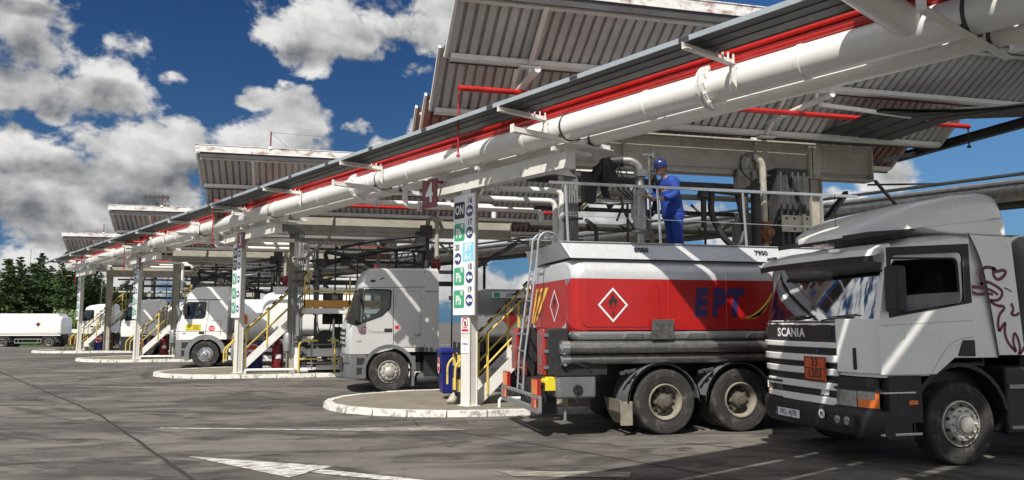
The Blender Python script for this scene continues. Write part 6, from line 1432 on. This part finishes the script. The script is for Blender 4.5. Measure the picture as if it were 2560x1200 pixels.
def pine(h, seed, lm, spread=.30, bare=.12):
    rnd = random.Random(seed); mb = MB(); tk = MB()
    tk.tube([(0,0,0),(rnd.uniform(-.1,.1),rnd.uniform(-.1,.1),h*.5),(0,0,h*.97)], [h*.018,h*.012,.02], 0, 7)
    z = h*bare
    while z < h*.985:
        t = (z-h*bare)/(h*(1-bare)); rad = h*spread*(1-t)**.66*rnd.uniform(.5,1.15)+.08
        for _ in range(7 if t < .8 else 5):
            a = rnd.uniform(0,2*PI); L = rad*rnd.uniform(.55,1.12); dr = -L*rnd.uniform(.05,.35)+L*.25
            d = V((math.cos(a),math.sin(a),0)); e = d*L+V((0,0,z+dr))
            tk.tube([(0,0,z),(e.x*.55,e.y*.55,z+dr*.4)], [.03,.015], 0, 4)
            n = max(7, int(L*19))
            for i in range(n):
                f = rnd.uniform(.18,1.05); c = V((0,0,z)).lerp(e, f)+V((rnd.gauss(0,.14),rnd.gauss(0,.14),rnd.gauss(0,.09)))*(.5+L*.3); s = rnd.uniform(.14,.30)*(1.15-.3*f)
                u = (d*rnd.uniform(.4,1)+V((rnd.gauss(0,.6),rnd.gauss(0,.6),rnd.uniform(-.2,.5)))).normalized(); w = u.orthogonal().normalized(); w = (Matrix.Rotation(rnd.uniform(0,2*PI),3,u) @ w)*s*.42
                mb.poly([c-u*s-w*.3, c+w, c+u*s, c-w], 0)
        z += h*.028*rnd.uniform(.8,1.25)
    root = thing('tree', 'x', 'tree', (0,0,0)); tk.build('trunk', M['bark'], root, ang=40); mb.build('crown', lm, root, ang=0); return root
def leafy(h, w, seed, lm, name='tree', cat='tree'):
    rnd = random.Random(seed); mb = MB(); tk = MB(); tk.tube([(0,0,0),(0,0,h*.3)], [h*.025,h*.015], 0, 6); cl = []
    for _ in range(16):
        a = rnd.uniform(0,2*PI); r = w*math.sqrt(rnd.random())*.75; z = h*rnd.uniform(.22,.85)*(1-.3*(r/w)**2); cl.append((V((r*math.cos(a),r*math.sin(a),z)), w*rnd.uniform(.28,.5)))
        tk.tube([(0,0,h*.2),cl[-1][0]], [h*.012,.01], 0, 4)
    for c, R0 in cl:
        for _ in range(130):
            v = V((rnd.gauss(0,1),rnd.gauss(0,1),rnd.gauss(0,1))).normalized(); p = c+V((v.x,v.y,v.z*.85))*R0*rnd.uniform(.5,1.08); s = rnd.uniform(.08,.19)
            u = V((rnd.gauss(0,1),rnd.gauss(0,1),rnd.gauss(0,.7))).normalized(); q = u.cross(v); q = q.normalized() if q.length > .1 else u.orthogonal().normalized(); mb.poly([p-u*s, p+q*s*.6, p+u*s, p-q*s*.6], 0)
    root = thing(name, 'x', cat, (0,0,0)); tk.build('trunk', M['bark'], root, ang=40); mb.build('crown', lm, root, ang=0); return root
def wpos(u, depth):                                        # where a sight line of the lot meets that depth, on the ground
    d = rayd(u, 800); k = depth/(d.x*math.sin(YAW)+d.y*math.cos(YAW)); return V((d.x*k, d.y*k, gh(d.x*k, d.y*k)))
protoP = [pine(10.2, 1, LM[0], .30), pine(10.9, 2, LM[1], .23), pine(9.6, 3, LM[0], .36, .16), pine(10.3, 5, LM[1], .29, .06)]
protoL = [leafy(4, 2.1, 11, LM[2]), leafy(4, 2.3, 12, LM[2]), leafy(3.4, 1.7, 13, LM[3])]
used = set()
def plant(proto, u, depth, s, label, group, rz):
    c = proto if proto.name not in used else dup(proto); used.add(proto.name); c.location = wpos(u, depth); zs = 1+.16*math.sin(u*1.7+depth); c.scale = (s*(1.05-.1*math.sin(u)),s,s*(zs if proto in protoP else 1)); c.rotation_euler = (0,0,rz); c['label'] = label; c['group'] = group
for i, (u, dp, s, p) in enumerate([(-70,100,1.0,0),(-20,96,.98,1),(14,92,1.0,2),(42,101,1.02,3),(62,94,.97,0),(95,103,1.0,1),(112,96,1.0,2),(138,102,.97,3),(160,94,.94,0),(178,105,.95,1),(196,97,.86,2),(214,103,.84,3),(232,98,.80,1),(246,104,.82,0),(262,100,.80,3),(282,104,.82,0),(298,106,.78,2),(314,104,.76,1),(335,104,.72,2),(360,108,.70,3),(395,110,.55,0),(440,112,.5,1),(-120,98,1,3),(20,108,1.08,3),(120,110,1.06,0),(75,112,1.06,2),(-45,112,1.05,0)]):
    plant(protoP[p], u, dp, s, 'dark green pine in the row of trees behind the parked tank trailers', 'pines behind the parked trailers', i*1.7)
for i, (u, dp, s, p) in enumerate([(8,87,.72,0),(38,90,.85,1),(72,88,.9,0),(100,89,.8,1),(128,88,.86,0),(152,90,.95,1),(176,89,.9,0),(204,90,.95,1),(232,92,.85,0),(262,92,.8,1),(292,94,.8,0),(152,91.5,1.35,2),(170,92,1.25,2),(325,95,.7,1),(-30,88,.8,1)]):
    plant(protoL[p], u, dp, s, 'light green leafy bush below the pines' if p < 2 else 'taller pale green leafy bush between the pines', 'bushes below the pines' if p < 2 else 'pale bushes between the pines', i*2.3)
gm = mat('grass_green', (.055,.10,.02), .9, var=.4, scale=1.5)
def grass(pts, n, seed, name='grass'):
    rnd = random.Random(seed); mb = MB(); xs = [p[0] for p in pts]; ys = [p[1] for p in pts]
    x0, x1, y0, y1 = min(xs), max(xs), min(ys), max(ys)
    def inside(x, y):
        c = False; j = len(pts)-1
        for i in range(len(pts)):
            if (pts[i][1] > y) != (pts[j][1] > y) and x < (pts[j][0]-pts[i][0])*(y-pts[i][1])/(pts[j][1]-pts[i][1])+pts[i][0]: c = not c
            j = i
        return c
    k = 40
    for i in range(k):
        for j in range(k):
            a, b = x0+(x1-x0)*i/k, y0+(y1-y0)*j/k; dx, dy = (x1-x0)/k, (y1-y0)/k
            if inside(a+dx/2, b+dy/2): mb.poly([(p,q,gh(p,q)+.012) for p, q in ((a,b),(a+dx,b),(a+dx,b+dy),(a,b+dy))])
    m = 0
    while m < n:
        x, y = rnd.uniform(x0,x1), rnd.uniform(y0,y1)
        if not inside(x, y): continue
        m += 1; a = rnd.uniform(0,2*PI); w = V((math.cos(a),math.sin(a),0))*.05; p = V((x,y,gh(x,y)+.01)); mb.poly([p-w, p+w, p+V((rnd.gauss(0,.05),rnd.gauss(0,.05),rnd.uniform(.08,.22)))])
    tag(mb.build(name, gm, ang=0), kind='stuff')
q = [wpos(-300,82), wpos(-100,80), wpos(60,80.5), wpos(200,80), wpos(420,80), wpos(420,130), wpos(-300,130)]
grass([(p.x,p.y) for p in q], 14000, 4)
g0 = V((-12.3,52.3,0)); grass([(g0.x-2.2,g0.y-.3),(g0.x+1.2,g0.y-.4),(g0.x+2.0,g0.y+1.2),(g0.x-1.2,g0.y+1.6),(g0.x-2.4,g0.y+.8)], 1500, 5)
# floodlight mast
def mast():
    p = wpos(378, 105); root = thing('floodlight_mast', 'tall mast with two rows of floodlights standing behind the canopies', 'floodlight', tuple(p))
    H_ = 19.3
    mb = MB(); mb.tube([(0,0,0),(0,0,H_-.6)], [.28,.16], 0, 10)
    for a in (-.3,.3): mb.tube([(a,0,H_-2.2),(a,0,H_-.6)], .05, 0, 6)
    for i in range(4): mb.bar((-.3,0,H_-2.2+.4*i),(.3,0,H_-1.8+.4*i),.05,.05)
    mb.build('pole', M['dark'], root, ang=40)
    mb = MB(); mb.box(-1.6,1.6,-.5,.5,H_-1.1,H_-1.0)
    for y in (-.5,.5):
        mb.bar((-1.6,y,H_-.4),(1.6,y,H_-.4),.05,.05)
        for i in range(7): mb.bar((-1.6+i*.533,y,H_-1.05),(-1.6+i*.533,y,H_-.4),.04,.04)
    mb.build('gallery', M['dark'], root, ang=0)
    for i in range(6):
        mb = MB(); mb.lathe([(.05,.35),(.2,.2),(.30,-.1),(.30,-.14)], (-1.35+.54*i,-.3,H_+.05), 'y', 0, 12, cap=True); mb.bar((-1.35+.54*i,-.2,H_-.4),(-1.35+.54*i,-.2,H_),.05,.05); mb.build('floodlight', M['dark'], root, ang=35)
mast()
for u, dp, h, lb in ((60,118,13.5,'thin lamp pole among the pines at the far left'),(246,98,8.5,'thin leaning grey pole behind the farthest post'),(182,116,10.0,'thin antenna pole rising behind the pines by the rack end')):
    p = wpos(u, dp); t = thing('pole', lb, 'pole', tuple(p)); mb = MB(); mb.tube([(0,0,0),(h*.03,0,h)], [.09,.04], 0, 6); mb.build('shaft', M['grey'], t, ang=40); mb = MB(); mb.box(-.2,.2,-.2,.2,0,.15); mb.build('foot', M['grey'], t, ang=0)
fr = thing('fence', 'red mesh fence panels between the parked trailer and the farthest post', 'fence', tuple(wpos(185,84)))
for i in range(8):
    mb = MB(); x = -2.2+i*.75; mb.box(x,x+.06,0,.06,0,1.3); mb.build('post', M['darkred'], fr, ang=0)
mb = MB()
for z in (.2,.45,.7,.95,1.2): mb.box(-2.2,3.1,.02,.04,z,z+.035)
for i in range(28): mb.box(-2.2+i*.19,-2.185+i*.19,.025,.045,.1,1.25)
mb.build('mesh', M['darkred'], fr, ang=0)
bar = thing('barrier', 'long white barrier rail behind the red mesh fence', 'barrier', tuple(wpos(180,86)))
mb = MB(); mb.box(-2.5,4.5,0,.1,1.35,1.75); mb.build('rail', M['paper'], bar, ang=0)
for i in range(4):
    mb = MB(); mb.box(-2.4+i*2.2,-2.3+i*2.2,0,.1,0,1.35); mb.build('post', M['grey'], bar, ang=0)
# white plant building glimpsed between the columns
def shed(u0, u1, depth, h, label):
    a, b = wpos(u0, depth), wpos(u1, depth); root = thing('plant_building', label, 'building', tuple(a)); L = (b-a).length; root.rotation_euler = (0,0,math.atan2(b.y-a.y,b.x-a.x))
    mb = MB(); mb.box(0,L,0,6,0,h); mb.build('wall', M['paper'], root, ang=0); mb = MB(); mb.box(-.2,L+.2,-.2,6.2,h,h+.25); mb.build('roof', M['grey'], root, ang=0)
    n = max(2, int(L/2.5))
    for i in range(n):
        mb = MB(); x = L*(i+.3)/n; mb.box(x,x+L/n*.5,-.03,-.005,h*.45,h*.78); mb.build('window', M['dglass'], root, ang=0)
    return root
shed(700, 930, 86, 4.6, 'low pale building seen under the second platform'); shed(1205, 1330, 80, 4.4, 'pale shed glimpsed behind the nearest stairs')
tower = thing('process_tower', 'slim white process column seen over the sleeper cab roof', 'tower', tuple(wpos(520,90)))
mb = MB(); mb.lathe([(.001,0),(.9,0),(.9,6.5),(.5,7.0),(.001,7.0)], (0,0,0), 'z', 0, 16); mb.build('column', M['paper'], tower, ang=35); mb = MB()
for z in (2.5,4.5,6.2): mb.lathe([(.9,z),(1.5,z),(1.5,z+.08),(.9,z+.08)], (0,0,0), 'z', 0, 16)
mb.build('gallery', M['grey'], tower, ang=35)
for p in protoP+protoL:
    if p.name not in used: bpy.data.objects.remove(p)
